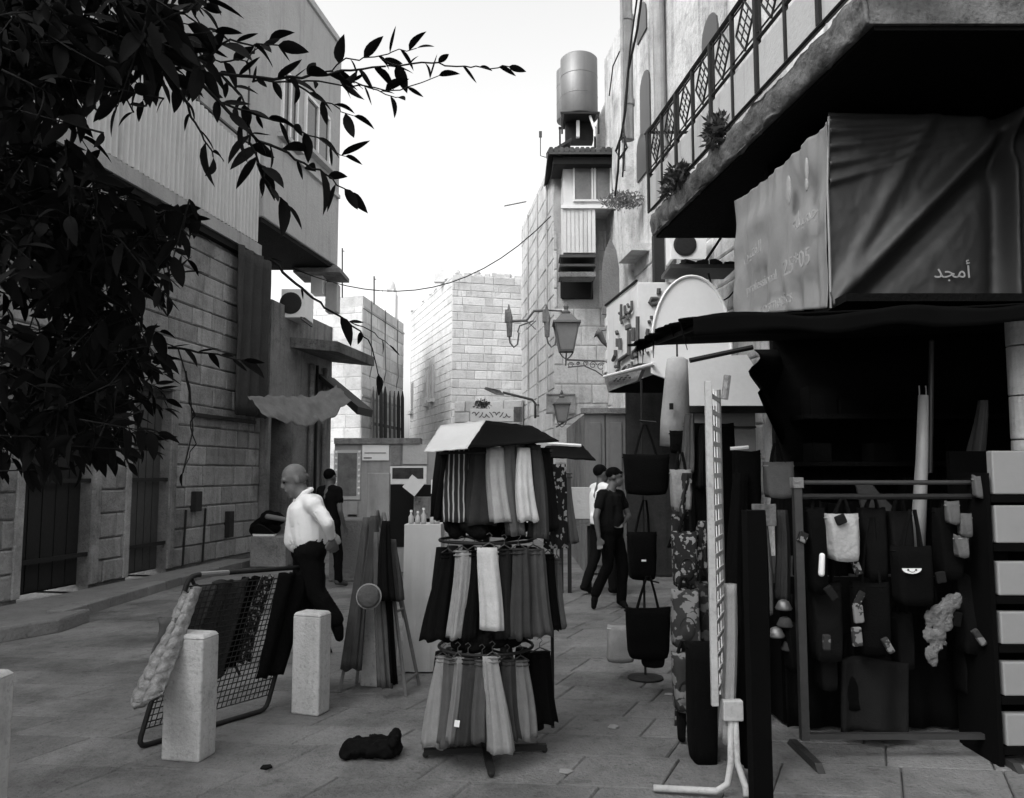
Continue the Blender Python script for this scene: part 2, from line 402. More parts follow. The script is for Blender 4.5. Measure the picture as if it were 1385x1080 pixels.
# letter box, wall niche, conduit
for px, py0, py1, w in ((258, 665, 692, .2), (303, 692, 727, .17)):
    a_ = L(px, py1, OFF); b_ = L(px, py0, OFF); m = MB(); slab(m, a_.y-w/2, a_.y+w/2, a_.z, b_.z, OFF+.13, .12)
    m.build('meter_box', IRON, lb, bevel=.01)
m = MB()
for px in (262, 288):
    y = L(px, 600).y; m.tube([onL(y, .1, OFF+.06), onL(y+.05, 1.0, OFF+.06)], .018, 6)
y = L(250, 500).y; m.tube([onL(y, 3.6, OFF+.05), onL(y+.35, 3.0, OFF+.07), onL(y+.5, 2.3, OFF+.06), onL(y+.25, 1.6, OFF+.06)], .012, 6)
m.build('loose_cable', IRON, lb)
m = MB(); y = L(270, 560).y; slab(m, y, 15.6, L(270,563).z, L(270,563).z+.06, OFF+.1, .1); m.build('awning_rail', IRON, lb)
# dark hanging curtain of the shop at the end of the wall
CURT = M('dusty_curtain', .045, var=.3, scale=3, bump=.3, bscale=20)
cy0, cy1 = L(318, 400).y, L(363, 400).y
m = MB(); m.sheet(lambda u, v: onL(cy0+(cy1-cy0)*u, 5.75-v*3.1, .03+.05*math.sin(u*22+v)+.03*noise.noise(Vector((u*5, v*3, 0)))), 60, 14)
tag(m.build('shop_curtain', CURT, smooth=True, solid=.02), 'dusty dark curtain hanging at the end of the left stone wall', 'curtain')

# ------------------------------------------------------------------ shops beyond, left (annex)
ax = thing('corner_shop', 'low grey shop with concrete canopy beyond the left stone building', 'shop', onL(17.5))
AY0, AY1 = 15.95, L(449, 500).y
GREYW = M('grey_render', .22, var=.3, scale=2, bump=.4, streak=.5, spots=.35, grime=.5)
zt = L(385, 385).z
m = MB(); slab(m, AY0, L(365,640).y, 0, 2.75, 0, .3); slab(m, AY0, AY1, 2.753, L(400, 420).z, -.0, 3)
yd0, yd1 = 14.9, L(392, 640).y
slab(m, yd1+.02, AY1, 0, 2.75, 0, 3); m.build('wall', GREYW, ax)
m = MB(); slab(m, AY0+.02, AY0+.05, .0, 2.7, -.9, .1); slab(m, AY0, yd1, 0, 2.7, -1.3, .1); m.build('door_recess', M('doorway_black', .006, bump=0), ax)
for px in (416, 423, 434):
    y = L(px, 600).y; m = MB(); m.tube([onL(y, 0.02, .07), onL(y, 4.0, .07)], .055 if px != 423 else .035, 8); m.build('drain_pipe', GREYW if px != 423 else IRON, ax, smooth=True)
# canopies
def canopy(pxa, pya, pxb, pyb, out, th, name, mt, drop):
    a = L(pxa, pya); b = L(pxb, pyb); z = a.z
    m = MB(); A, B = onL(a.y, z), onL(b.y+.0, z); o_ = NL*out
    m.hexa([A, B, B+o_-Vector((0,0,drop)), A+o_-Vector((0,0,drop)), A+Vector((0,0,th)), B+Vector((0,0,th)), B+o_+Vector((0,0,th-drop)), A+o_+Vector((0,0,th-drop))])
    return m.build(name, mt, ax, bevel=.01)
canopy(392, 470, 449, 480, 1.05, .22, 'canopy', CONC, .12)
m = MB(); a = L(434, 560); A = onL(a.y-.3, 3.75, .02); B = onL(AY1+.1, 3.75, .02)
m.hexa([A, B, B+NL*.95-Vector((0,0,.85)), A+NL*.95-Vector((0,0,.85)), A+Vector((0,0,.1)), B+Vector((0,0,.1)), B+NL*.98-Vector((0,0,.68)), A+NL*.98-Vector((0,0,.68))])
m.build('lean_to_awning', IRON, ax)
# rooftop turret + AC
tu = thing('rooftop_vent', 'white square rooftop shaft with a pyramid cap above the low shop', 'vent', P(432, 400, 19.5))
c = P(431, 398, 19.5); m = MB(); m.bb(c+Vector((-.16,-.15,0)), c+Vector((.12,.3,.5))); m.build('shaft', WHT, tu)
m = MB(); m.bb(c+Vector((.14,.1,-.4)), c+Vector((.42,.5,.3))); m.build('side_block', PLAST2, tu)
z = .52; m = MB(); m.add([c+Vector(q) for q in ((-.5,-.5,z-.1),(.62,-.5,z-.1),(.62,.6,z-.1),(-.5,.6,z-.1),(-.5,-.5,z),(.62,-.5,z),(.62,.6,z),(-.5,.6,z),(-.25,-.1,z+.27),(.3,-.1,z+.27),(.3,.2,z+.27),(-.25,.2,z+.27))],
  [(3,2,1,0),(8,9,10,11)]+[(i,(i+1)%4,4+(i+1)%4,4+i) for i in range(4)]+[(4+i,4+(i+1)%4,8+(i+1)%4,8+i) for i in range(4)]); m.build('cap', GREYW, tu)
def ac_unit(c, w, h, d, label, rz=0, grp='air conditioner units on the walls'):
    t = thing('air_conditioner', label, 'air conditioner', c, grp); R = Matrix.Rotation(rz, 3, 'Z'); c = Vector(c)
    m = MB(); m.box(c+Vector((0,0,h/2)), (w, d, h), rz); m.build('casing', WHT, t, bevel=.012)
    m = MB(); m.lathe([(h*.38, 0), (h*.38, .012), (h*.3, .02)], c+R@Vector((-w*.1, -d/2-.002, h/2)), 24, R@Matrix.Rotation(PI/2, 3, 'X')); m.build('fan_grille', IRON, t)
    m = MB()
    for s in (-1, 1): m.box(c+R@Vector((s*w*.4, 0, -.03)), (.04, d*1.3, .05), rz)
    m.build('bracket', DMET, t); return t
ac_unit(P(402, 434, 16.9), .5, .6, .7, 'small air conditioner on the grey shop roof behind the leafy branch')
# torn fabric awning
m = MB()
def torn(u, v):
    px = 335+u*120; Y = 14.0+u*2.8
    top = P(px, 536-30*max(0, u-.75)*2, Y); return top+Vector((.35*v+.1*noise.noise(Vector((u*6, v*2, 1))), -.15*v, -(.34+.22*math.sin(u*PI)+.05*noise.noise(Vector((u*9, 3, 0))))*v+.06*noise.noise(Vector((u*14, v*5, 2)))))
m.sheet(torn, 60, 12)
tag(m.build('torn_awning', M('torn_cloth', .22, var=.3, scale=5, bump=.4, trans=.25), smooth=True, solid=.006), 'ragged pale cloth awning sagging over the dark shop doorway', 'awning')

# ------------------------------------------------------------------ middle distance left tower
tb = thing('flat_roofed_house', 'pale flat roofed stone house beyond the left shops', 'house', P(490, 700, 25))
YT = 26.; c0 = P(491, 400, YT); a1 = c0.x-.13*YT
wl = P(440, 404, YT+.6); c1 = PL(546, 436, a1, .13); zt = c0.z
m = MB(); q = [Vector((wl.x-3, wl.y+1, 0)), Vector((c0.x, c0.y, 0)), Vector((c1.x, c1.y, 0)), Vector((c1.x-5, c1.y+2, 0))]
m.hexa([Vector((p_.x, p_.y, z)) for z in (0, zt-.35) for p_ in q]); m.build('wall', MORT_C, tb)
m = MB(); m.hexa([Vector((p_.x, p_.y, z)) for z in (zt-.347, zt) for p_ in q]); m.build('parapet', STONE_C, tb)
u1 = (q[1]-q[0]).normalized()
masonry(tb, q[1]-u1*2.4-Vector((u1.y,-u1.x,0))*-.0, u1, 2.4, 2.2, zt-.35, .42, .85, STONE_C, seed=9, gap=.014, proud=.012)
u2 = (q[2]-q[1]).normalized(); ln = (q[2]-q[1]).length
masonry(tb, q[1], u2, ln, 2.2, zt-.35, .42, .95, STONE_C, seed=10, gap=.014, proud=.02)
m = MB(); n2 = Vector((u2.y, -u2.x, 0)); z = PL(520, 440, a1, .13).z
for (z_, a_) in ((zt-.42, .05), (4.05, .05)): m.hexa([Vector((p_.x, p_.y, zz)) for zz in (z_, z_+.07) for p_ in (q[1]+n2*.045, q[2]+n2*.045, q[2], q[1])])
m.build('cornice', MORT_R, tb)
for px in (500, 519, 536):
    b = PL(px, 470, a1, .13)+n2*.05; m = MB(); m.tube([Vector((b.x, b.y, zt)), Vector((b.x, b.y, zt-1.2)), Vector((b.x+.04, b.y, zt-2.2)), Vector((b.x-.1, b.y, 4.4))], .018, 5); m.build('cable', GREYW, tb)
pk = thing('picket_screen', 'dark weathered picket screen with pointed tips on the pale house', 'screen', P(525, 597, 24))
for i, px in enumerate((504, 509.5, 515, 520.5, 527, 533, 538.5, 544)):
    a_ = PL(px, 596, a1+.35, .13); b_ = PL(px, 525+(i > 3)*6, a1+.35, .13); w = .055; dk = i in (2, 3, 6, 7)
    m = MB(); A = Vector((a_.x, a_.y, a_.z)); u = Vector((.13, 1, 0)).normalized(); nn = Vector((1, -.13, 0))*.03; w = .17 if dk else .09
    m.prism([A-u*w, A+u*w, Vector((b_.x, b_.y, b_.z-.2))+u*w, Vector((b_.x, b_.y, b_.z+.05)), Vector((b_.x, b_.y, b_.z-.2))-u*w], nn); m.build('picket', IRON if dk else DMET, pk)
m = MB(); A, B = PL(502, 575, a1+.33, .13), PL(546, 575, a1+.33, .13); B.z = A.z
m.hexa([A, B, B+Vector((0,0,.1)), A+Vector((0,0,.1)), A+Vector((.02,0,0)), B+Vector((.02,0,0)), B+Vector((.02,0,.1)), A+Vector((.02,0,.1))]); m.build('rail', DMET, pk)
for (px, y0, y1, lab) in ((463, 395, 336, 'thin roof mast beside the white rooftop shaft'), (506, 404, 374, 'short roof mast on the pale flat roofed house')):
    m = MB(); m.tube([P(px, y0+8, 25.5), P(px, y1, 25.5)], .025, 6); m.tube([P(px, y1+4, 25.5), P(px+3, y1+4, 25.5)], .015, 5)
    tag(m.build('roof_mast', DMET), lab, 'mast')
m = MB(); pts = [P(395, 362, 19)]
for i in range(17):
    t = i/16; pts.append(P(400+(770-400)*t, 365+66*4*t*(1-t)*.62-88*t*t*t*1.0+(-12*t), 19-1.3*t))
m.tube(pts, .013, 5); tag(m.build('overhead_wire', IRON), 'thin black wire sagging across the street against the sky', 'wire')

# minaret dome far off
PALE = M('washed_out_stone', .8, var=.04, bump=.05)  # haze and overexposure of the distant tower put into the colour
mn = thing('domed_minaret', 'faint pale tower with a small dome far beyond the roofs', 'minaret', P(522, 640, 70))
c = P(523, 415, 70); m = MB(); m.bb((c.x-.75, c.y, 0), (c.x+.75, c.y+1.5, P(523, 396, 70).z)); m.build('shaft', PALE, mn)
zb = P(523, 396, 70).z; m = MB(); m.lathe([(.62, zb), (.68, zb+.4), (.6, zb+.9), (.4, zb+1.25), (.12, zb+1.45), (.03, zb+1.5), (.03, zb+2.0)], (c.x, c.y+.75, 0), 20); m.build('dome', PALE, mn, smooth=True)
m = MB()
for k in range(8):
    a = 2*PI*k/8; m.tube([(c.x+.72*math.cos(a), c.y+.75+.72*math.sin(a), zb-.003), (c.x+.72*math.cos(a), c.y+.75+.72*math.sin(a), zb+.35)], .05, 6)
m.build('balustrade', PALE, mn)

# ------------------------------------------------------------------ centre stone building
YC = 28.; cb = thing('rubble_stone_house', 'bright old stone house closing the end of the street', 'house', P(630, 700, YC))
k0 = P(612, 362, YC); kr = P(712, 368, YC+.8); zc = k0.z; la = k0.x+.34*YC; kl = PL(556, 420, la, -.34)
q = [Vector((kr.x+1, kr.y+.1, 0)), Vector((k0.x, k0.y, 0)), Vector((kl.x, kl.y, 0)), Vector((kl.x+8, kl.y+5, 0))]
m = MB(); m.hexa([Vector((p_.x, p_.y, z)) for z in (0, zc-.25) for p_ in q]); m.build('wall', MORT_C, cb)
uf = (q[0]-q[1]).normalized(); masonry(cb, q[1], uf, (q[0]-q[1]).length, 2.4, zc-.25, .27, .46, STONE_C, seed=20, gap=.014, proud=.016, irr=.8, limit=260)
ul = (q[1]-q[2]).normalized(); ll = (q[1]-q[2]).length
sw_ = [(ll-3.9, ll-3.55, 4.3, 5.6), (ll-3.0, ll-2.65, 4.4, 5.7), (ll-6.9, ll-6.4, 4.2, 5.4)]
lo = MB()
def small_blocks(mb, O, U, Ln, z0, z1, ch, bwid, gap, proud, seed, holes=()):
    r2 = random.Random(seed); U = Vector(U).normalized(); N = Vector((U.y, -U.x, 0)); z = z0
    while z < z1-.05:
        h = min(ch*(.85+.3*r2.random()), z1-z); u = -r2.random()*bwid
        while u < Ln:
            w = bwid*(.6+.8*r2.random()); a, b = max(0, u), min(Ln, u+w); u += w
            if b-a < .06 or any(b > h0 and a < h1 and z+h > y0 and z < y1 for h0, h1, y0, y1 in holes): continue
            A = Vector(O)+U*(a+gap/2); B = Vector(O)+U*(b-gap/2); pr = N*proud*(.6+.6*r2.random()); zz0, zz1 = z+gap/2, z+h-gap/2
            e = U*.015
            v = [Vector((A.x,A.y,zz0)), Vector((B.x,B.y,zz0)), Vector((B.x,B.y,zz1)), Vector((A.x,A.y,zz1))]
            w_ = [v[0]+pr+e+Vector((0,0,.012)), v[1]+pr-e+Vector((0,0,.012)), v[2]+pr-e-Vector((0,0,.012)), v[3]+pr+e-Vector((0,0,.012))]
            mb.add(v+w_, [(4,5,6,7),(0,1,5,4),(1,2,6,5),(2,3,7,6),(3,0,4,7)])
        z += h
small_blocks(lo, q[2], ul, ll, 1.0, zc-.25, .27, .5, .014, .016, 21, sw_); lo.build('stone_field', STONE_C, cb, kind='stuff')
for (h0, h1, y0, y1) in sw_:
    A = q[2]+ul*h0; B = q[2]+ul*h1; N = Vector((ul.y, -ul.x, 0)); m = MB(); m.hexa([Vector((p_.x, p_.y, z)) for z in (y0, y1) for p_ in (A+N*.004, B+N*.004, B-N*.02, A-N*.02)])
    w_ = m.build('window', MIR, cb); m = MB(); m.hexa([Vector((p_.x, p_.y, z)) for z in (y0-.14, y0-.003) for p_ in (A+N*.16-ul*.1, B+N*.16+ul*.1, B+ul*.1, A-ul*.1)]); m.build('sill', STONE_C, w_)
m = MB(); r2 = random.Random(2)
for k in range(26):
    t = r2.random(); A = q[1].lerp(q[0], t); m.ball((A.x, A.y+.2, zc-.25+.1*r2.random()), (.16+.15*r2.random(), .16, .12+.12*r2.random()), 8)
for k in range(30):
    t = r2.random(); A = q[1].lerp(q[2], t); m.ball((A.x+.1, A.y+.2, zc-.22), (.16+.12*r2.random(), .2, .1+.1*r2.random()), 8)
m.build('crumbled_parapet', STONE_C, cb, kind='stuff')
gb = P(599, 372, YC+1); m = MB(); m.prism([(gb.x-.32, gb.y, gb.z-.25), (gb.x+.32, gb.y, gb.z-.25), (gb.x+.28, gb.y, gb.z+.25), (gb.x-.02, gb.y, gb.z+.68), (gb.x-.25, gb.y, gb.z+.22)], (0, .3, 0)); m.build('gable_stub', STONE_C, cb)
# lower annex in front with signboard
an = thing('low_stone_wall', 'low rough stone wall with ledge in front of the bright stone house', 'wall', P(640, 640, 22))
A, B = P(560, 700, 22.5), P(708, 700, 22); m = MB(); zt = P(640, 541, 22).z
m.hexa([Vector((p_.x, p_.y, z)) for z in (0, zt) for p_ in (Vector((A.x+1.1, A.y, 0)), Vector((B.x, B.y, 0)), Vector((B.x, B.y+1, 0)), Vector((A.x+1.1, A.y+1, 0)))]); m.build('wall_core', MORT_C, an)
masonry(an, Vector((A.x+1.1, A.y, 0)), Vector((B.x-A.x-1.1, B.y-A.y, 0)), (B-A).length-1.1, 1.5, zt, .3, .6, STONE_C, seed=30, gap=.02, proud=.03)
# arabic notice board
nb_ = thing('notice_board', 'white board with handwriting above the clothes stand canopy', 'sign', P(665, 562, 21.5))
a_, b_ = P(636, 570, 21.4), P(694, 553, 21.4); m = MB(); m.bb((a_.x, a_.y, a_.z), (b_.x, b_.y+.05, b_.z)); m.build('board', WHT, nb_)
INK = M('faded_ink', .08, bump=0); r2 = random.Random(8)
ls = []
for k in range(11):
    x = a_.x+.08+k*.09; ls.append([(x+.07*math.cos(t), a_.y-.008, a_.z+.17+.07*math.sin(t*1.3+k)) for t in [i*.5 for i in range(5)]])
strokes(ls, .011, INK, nb_, n=4)
m = MB(); m.bb((b_.x+.02, b_.y, a_.z-.02), (b_.x+.25, b_.y+.03, b_.z+.05)); m.build('poster', GREYW, nb_)
r2 = random.Random(4)
def tuft(name, label, c, r, n, mt, ln=.12, group=None):
    m = MB(); rr = random.Random(int(c.x*100)+n)
    for i in range(n):
        d = Vector((rr.gauss(0, 1), rr.gauss(0, 1), rr.gauss(.1, 1))).normalized(); p0 = c+Vector((d.x*r[0], d.y*r[1], d.z*r[2]))*rr.random()**.5
        a = Vector((rr.gauss(0, 1), rr.gauss(0, 1), rr.gauss(.4, .8))).normalized()*ln*(.6+.8*rr.random()); s = a.cross(Vector((rr.random(), rr.random(), rr.random()))).normalized()*ln*.16
        m.add([p0, p0+a*.5+s, p0+a, p0+a*.5-s], [(0,1,2),(0,2,3)])
    m.tube([c-Vector((0,0,r[2]*.8)), c+Vector((0,0,r[2]*.3))], .008, 5)
    return tag(m.build(name, mt), label, 'plant', group)
WEED = M('weed_leaf', .05, var=.4, scale=9, bump=0, rough=.7)
tuft('wall_weed', 'dark weed tuft growing on the low stone wall at the street end', P(652, 548, 21.6), (.25, .15, .12), 260, WEED, .09)
# street lamp arm, modern
sl_ = thing('street_light', 'flat headed modern street light on a curved arm', 'street light', P(725, 545, 19.5))
m = MB(); m.tube([P(724, 566, 19.5), P(724, 546, 19.5), P(720, 541, 19.5), P(700, 536, 19.5), P(680, 531, 19.5)], .03, 8); m.tube([P(724, 548, 19.5), P(733, 548, 19.5)], .02, 6); m.tube([P(724, 563, 19.5), P(733, 563, 19.5)], .02, 6); m.build('arm', DMET, sl_, smooth=True)
A = P(682, 532, 19.5); m = MB(); m.prism([A+Vector((0,-.07,-.05)), A+Vector((-.1,-.1,.06)), A+Vector((-.45,-.06,.14)), A+Vector((-.48,-.05,.1)), A+Vector((-.2,-.07,-.03))], (0, .16, 0)); m.build('lamp_head', GREYW, sl_)

# ------------------------------------------------------------------ tower house C with bay and tanks
YB = 17.5; hc = thing('plaster_house', 'tall pale house with tiled bay window under the water tanks', 'house', P(760, 700, YB))
cx = P(750, 500, YB).x; zC = P(745, 236, YB+1).z; ca = cx+.125*YB
F0 = Vector((cx, YB, 0)); F1 = PL(706, 400, ca, -.125); F1.z = 0; FR = Vector((onR(YB).x+.3, YB+.02, 0))
m = MB(); m.hexa([Vector((p_.x, p_.y, z)) for z in (0, zC) for p_ in (F0, F1, F1+Vector((4, 0, 0)), FR+Vector((2, 0, 0)))]); m.build('wall', MORT_R, hc)
masonry(hc, F0, Vector((1, 0, 0)), FR.x-F0.x, .1, 6.9, .42, .75, STONE_R, seed=31, gap=.012, proud=.022, holes=[(P(750,0,YB).x-cx+.03, P(806,0,YB).x-cx, P(760, 397, YB).z, 9)])
uC = (F0-F1).normalized()
m = MB(); small_blocks(m, F1, uC, (F0-F1).length, .1, zC, .42, .8, .012, .02, 33); m.build('stone_field', CREAM, hc, kind='stuff')
m = MB(); 
for px in (716, 729, 742):
    b = PL(px, 400, ca, -.125)+Vector((-.04, 0, 0)); m.tube([Vector((b.x, b.y, 3.0)), Vector((b.x, b.y, zC-.1))], .022, 6)
m.build('drain_pipe', STONE_R, hc)
# bay
BF = 16.7; bay = P(794, 285, BF)
x0, x1 = P(761, 250, BF).x, P(829, 250, BF).x; zb0, zb1, zb2 = P(790, 342, BF).z, P(790, 280, BF).z, P(790, 212, BF).z
BAYW = M('bay_boards', .62, var=.12, scale=2, bump=.1, streak=.25)
xs = P(806, 300, BF).x
m = MB(); m.bb((x0+.01, BF+.02, zb0), (xs-.01, YB+.2, zb1-.003)); m.bb((x0+.01, BF+.02, zb1), (x1-.01, YB+.2, zb2)); bayo = m.build('bay', BAYW, hc)
n = 8
for i in range(n):
    a_ = x0+(xs-x0)*i/n; b_ = x0+(xs-x0)*(i+1)/n-.014; m = MB(); m.bb((a_, BF-.004, zb0), (b_, BF+.015, zb1-.05)); m.build('board', BAYW, bayo)
m = MB(); m.bb((x0-.04, BF-.05, zb1-.045), (x1, BF+.018, zb1+.03)); m.build('sill', WHT, bayo)
wx0, wx1 = P(775, 250, BF).x, P(827, 250, BF).x; wz0, wz1 = P(790, 273, BF).z, P(790, 219, BF).z
m = MB(); t = .035
m.bb((wx0, BF-.04, wz0), (wx1, BF+.017, wz0+t)); m.bb((wx0, BF-.04, wz1-t), (wx1, BF+.017, wz1))
for f_ in (0, .5, .57, 1): xx = wx0+(wx1-wx0-t)*f_; m.bb((xx, BF-.042, wz0+t+.001), (xx+t, BF+.016, wz1-t-.001))
w_ = m.build('window', WHT, bayo)
for a_, b_ in ((0, .5), (.57, 1)):
    m = MB(); m.bb((wx0+(wx1-wx0)*a_+t, BF-.012, wz0+t), (wx0+(wx1-wx0)*b_-t, BF-.006, wz1-t)); m.build('pane', M('dusty_glass', .16, var=.4, scale=3, bump=0, rough=.25), w_)
# open ledge under bay
zl0, zl1 = P(790, 394, BF).z, P(790, 349, BF).z
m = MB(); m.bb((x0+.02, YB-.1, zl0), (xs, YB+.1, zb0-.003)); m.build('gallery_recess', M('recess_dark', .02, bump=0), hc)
for (z_, th, o_) in ((zl1-.02, .06, -.12), (P(790,362,BF).z, .05, -.1), (P(790,375,BF).z, .1, -.05)):
    m = MB(); m.bb((x0-.08, BF+o_, z_), (xs-.02, BF+o_+.5, z_+th)); m.build('gallery_shelf', DMET if th < .1 else GREYW, hc)
m = MB(); 
for s_ in (0, 1): m.tube([(x0-.05+s_*(xs-x0), BF-.1, zl1), (x0-.0+s_*(xs-x0-.04), YB-.1, zl0)], .018, 6)
m.build('strut', DMET, hc)
# tiled roof
e0, e1 = P(738, 200, 16.3), P(836, 198, 16.3); zr0 = P(790, 206, 16.2).z
m = MB(); rx0, rx1 = P(742, 200, 16.3).x, P(834, 200, 16.3).x; zr1 = zr0+.42
m.hexa([Vector(q_) for q_ in ((rx0, 16.3, zr0), (rx1, 16.3, zr0), (rx1, 17.6, zr1), (rx0, 17.6, zr1), (rx0, 16.3, zr0+.07), (rx1, 16.3, zr0+.07), (rx1, 17.6, zr1+.07), (rx0, 17.6, zr1+.07))])
m.hexa([Vector(q_) for q_ in ((rx0-.02, 16.35, zr0-.02), (rx0-.02, 18.2, zr0-.02), (rx0+.5, 18.2, zr1), (rx0+.5, 16.6, zr1), (rx0-.02, 16.35, zr0+.06), (rx0-.02, 18.2, zr0+.06), (rx0+.5, 18.2, zr1+.06), (rx0+.5, 16.6, zr1+.06))])
rf = m.build('tiled_roof', DMET, hc)
TILE = M('roof_tile', .13, var=.3, scale=6, bump=.3, rnd=.25)
for r_ in range(4):
    for k in range(13):
        y0 = 16.28+r_*.33; zz = zr0+.09+(r_*.33)*.32; xx = rx0+(rx1-rx0)*k/13
        m = MB(); m.tube([(xx+.05, y0, zz), (xx+.05, y0+.37, zz+.13)], [.058, .05], 6); m.build('roof_tile', TILE, rf)
m = MB(); m.bb((rx0+.1, 16.42, zr0-.16), (rx1-.02, 17.3, zr0-.02)); m.build('eaves', IRON, hc)
# tanks
for (px, pyb, pyt, w, Y, lab) in ((783.5, 161, 80, 52, 17.6, 'large front metal water tank on the tiled roof'), (771, 165, 96, 22, 18.8, 'second water tank half hidden behind the larger one')):
    b = P(px, pyb, Y); tp = P(px, pyt, Y); r = w/2/F*Y if w > 30 else .32; h = tp.z-b.z
    t = thing('water_tank', lab, 'water tank', b)
    m = MB(); m.lathe([(r*.97, 0), (r, .02), (r, h*.97), (r*.9, h), (r*.3, h+.03)], b, 36); m.build('drum', TANKM, t, smooth=False)
    t_ = t.children[0]; t_.data.polygons.foreach_set('use_smooth', [len(p_.vertices) == 4 for p_ in t_.data.polygons])
    m = MB(); m.lathe([(r*.33, 0), (r*.33, .07), (r*.1, .09)], b+Vector((0,0,h+.02)), 16); m.build('lid', TANKM, t)
    m = MB()
    for z_ in (.33, .66): m.lathe([(r*1.002, 0), (r*1.012, .01), (r*1.002, .02)], b+Vector((0,0,h*z_)), 36)
    m.build('rib', TANKM, t)
tf = thing('tank_stand', 'angle iron stand holding the water tanks above the tiled roof', 'stand', P(780, 182, 17.6))
m = MB(); b = P(784, 161, 17.6); zt_ = b.z-.02; zb_ = P(784, 186, 17.4).z
for sx in (-.42, .38):
    for sy in (-.38, .4): m.box((b.x+sx, b.y+sy, (zt_+zb_)/2), (.04, .04, zt_-zb_-.01))
m.box((b.x-.02, b.y-.38, zt_-.02), (.86, .05, .045)); m.box((b.x-.02, b.y+.4, zt_-.02), (.86, .05, .045)); m.box((b.x-.02, b.y, zt_-.02), (.7, .7, .03)); m.box((b.x+.0, b.y+.2, (zt_+zb_)/2), (.62, .3, zt_-zb_-.06))
m.build('frame', IRON, tf)
m = MB(); m.box((b.x-.05, b.y-.1, (zt_+zb_)/2-.02), (.07, .1, zt_-zb_-.12)); m.tube([(b.x+.2, b.y-.3, zt_-.05), (b.x+.3, b.y-.35, zb_+.1), (b.x+.3, b.y-.35, zb_-.05)], .03, 6); m.build('pipe_block', WHT, tf)
at = P(731, 200, 18.4); m = MB(); m.tube([P(738, 213, 18.4), P(731, 211, 18.4), P(731, 186, 18.4)], .012, 5); m.bb(P(729, 186, 18.4)-Vector((0,.02,0)), P(733, 178, 18.4)+Vector((0,.02,0)))
tag(m.build('small_antenna', DMET), 'small antenna on a bent rod left of the tiled roof', 'antenna')
m = MB(); m.tube([P(682, 279, 21), P(712, 273, 21)], .02, 5); tag(m.build('wall_rod', GREYW), 'thin rod sticking out from the pale house into the sky', 'rod')
# two light poster on facade
m = MB(); a_, b_ = P(739, 560, 17.42), P(778, 533, 17.42)
po = thing('wall_poster', 'faded framed poster on the pale house wall under the bay', 'poster', a_)
m.bb((a_.x, 17.42, a_.z), (b_.x, 17.46, b_.z)); m.build('sheet', M('faded_print', .25, var=.6, scale=6, bump=0), po)
m = MB()
for z_ in (a_.z, b_.z-.03): m.bb((a_.x, 17.4, z_), (b_.x, 17.418, z_+.03))
m.build('edge', GREYW, po)
# dark metal gate to the side
gt = thing('metal_gate', 'closed grey double metal gate below the pale house', 'gate', P(815, 780, 12.6))
a_, b_ = P(791, 560, 13), P(850, 780, 13); GM = M('gate_paint', .17, var=.2, scale=2, bump=.1, streak=.4)
for k in range(2):
    xa = a_.x+(b_.x-a_.x)*k/2; xb = xa+(b_.x-a_.x)/2-.02
    m = MB(); m.bb((xa, 13, .03), (xb, 13.06, a_.z)); d = m.build('gate_leaf', GM, gt)
    for (z0_, z1_) in ((.15, 1.0), (1.12, a_.z-.14)): m = MB(); m.bb((xa+.06, 12.975, z0_), (xb-.06, 12.998, z1_)); m.build('panel', GM, d, bevel=.006)
m = MB(); m.bb((a_.x-.06, 12.95, a_.z+.003), (b_.x, 13.1, a_.z+.09)); m.build('frame', GREYW, gt)
m = MB(); m.hexa([Vector((x_, y_, z_)) for z_ in (0, a_.z) for x_, y_ in ((a_.x, 13.07), (2.6, 13.07), (2.1, 17.4), (a_.x, 17.4))]); m.build('side_wall', GREYW, gt)

# ------------------------------------------------------------------ right building
rb = thing('right_building', 'high old stone building on the right with balcony and pipes', 'building', onR(13))
def slabR(m, Ya, Yb, z0, z1, off, th):
    a, b = onR(Ya, 0, off), onR(Yb, 0, off); i = -NR*th
    m.hexa([Vector((q.x, q.y, z)) for z in (z0, z1) for q in (a, b, b+i, a+i)]); return m
RW = M('right_render', .56, var=.22, scale=1.2, bump=.45, bscale=10, streak=.5, spots=.35, grime=.5)
m = MB(); slabR(m, 9.6, 17.45, 0, 10.8, 0, 3); slabR(m, -7, 9.59, 4.87, 10.8, 0, 3); slabR(m, -7, 2.6, 0, 4.863, 0, 3); m.build('wall', RW, rb)
U_ = (onR(9.6)-onR(17.4)).normalized()
masonry(rb, onR(17.4), U_, 7.7, .1, 5.6, .4, .7, STONE_R, seed=40, gap=.012, proud=.025, holes=[(0.35, 1.1, -1, 9)], limit=230)
# battered buttress and ledge
m = MB(); A = onR(16.2, 0, .0)
pr = [(Vector((0,0,0)), .3), (Vector((0,0,4.9)), .25), (Vector((0,0,5.0)), .12), (Vector((0,0,7.6)), .25), (Vector((0,0,9.0)), .2), (Vector((0,0,10.6)), .02)]
m.prism([onR(15.2)+v_+NR*o_ for v_, o_ in pr]+[onR(15.2)+Vector((0,0,10.6))-NR*.3, onR(15.2)-NR*.3], UR*.8); m.build('buttress', RW, rb, bevel=.06)
m = MB(); m.prism([P(804, 200, 18.4), P(809, 160, 18.4), P(822, 128, 18.4), P(838, 80, 18.4), P(846, 25, 18.4), P(880, 15, 18.4), P(880, 200, 18.4)], (0, .5, 0)); m.build('sloping_wall', RW, rb, bevel=.03)
m = MB(); slabR(m, 14.2, 15.15, 5.55, 5.68, .35, .4); m.build('ledge', STONE_R, rb)
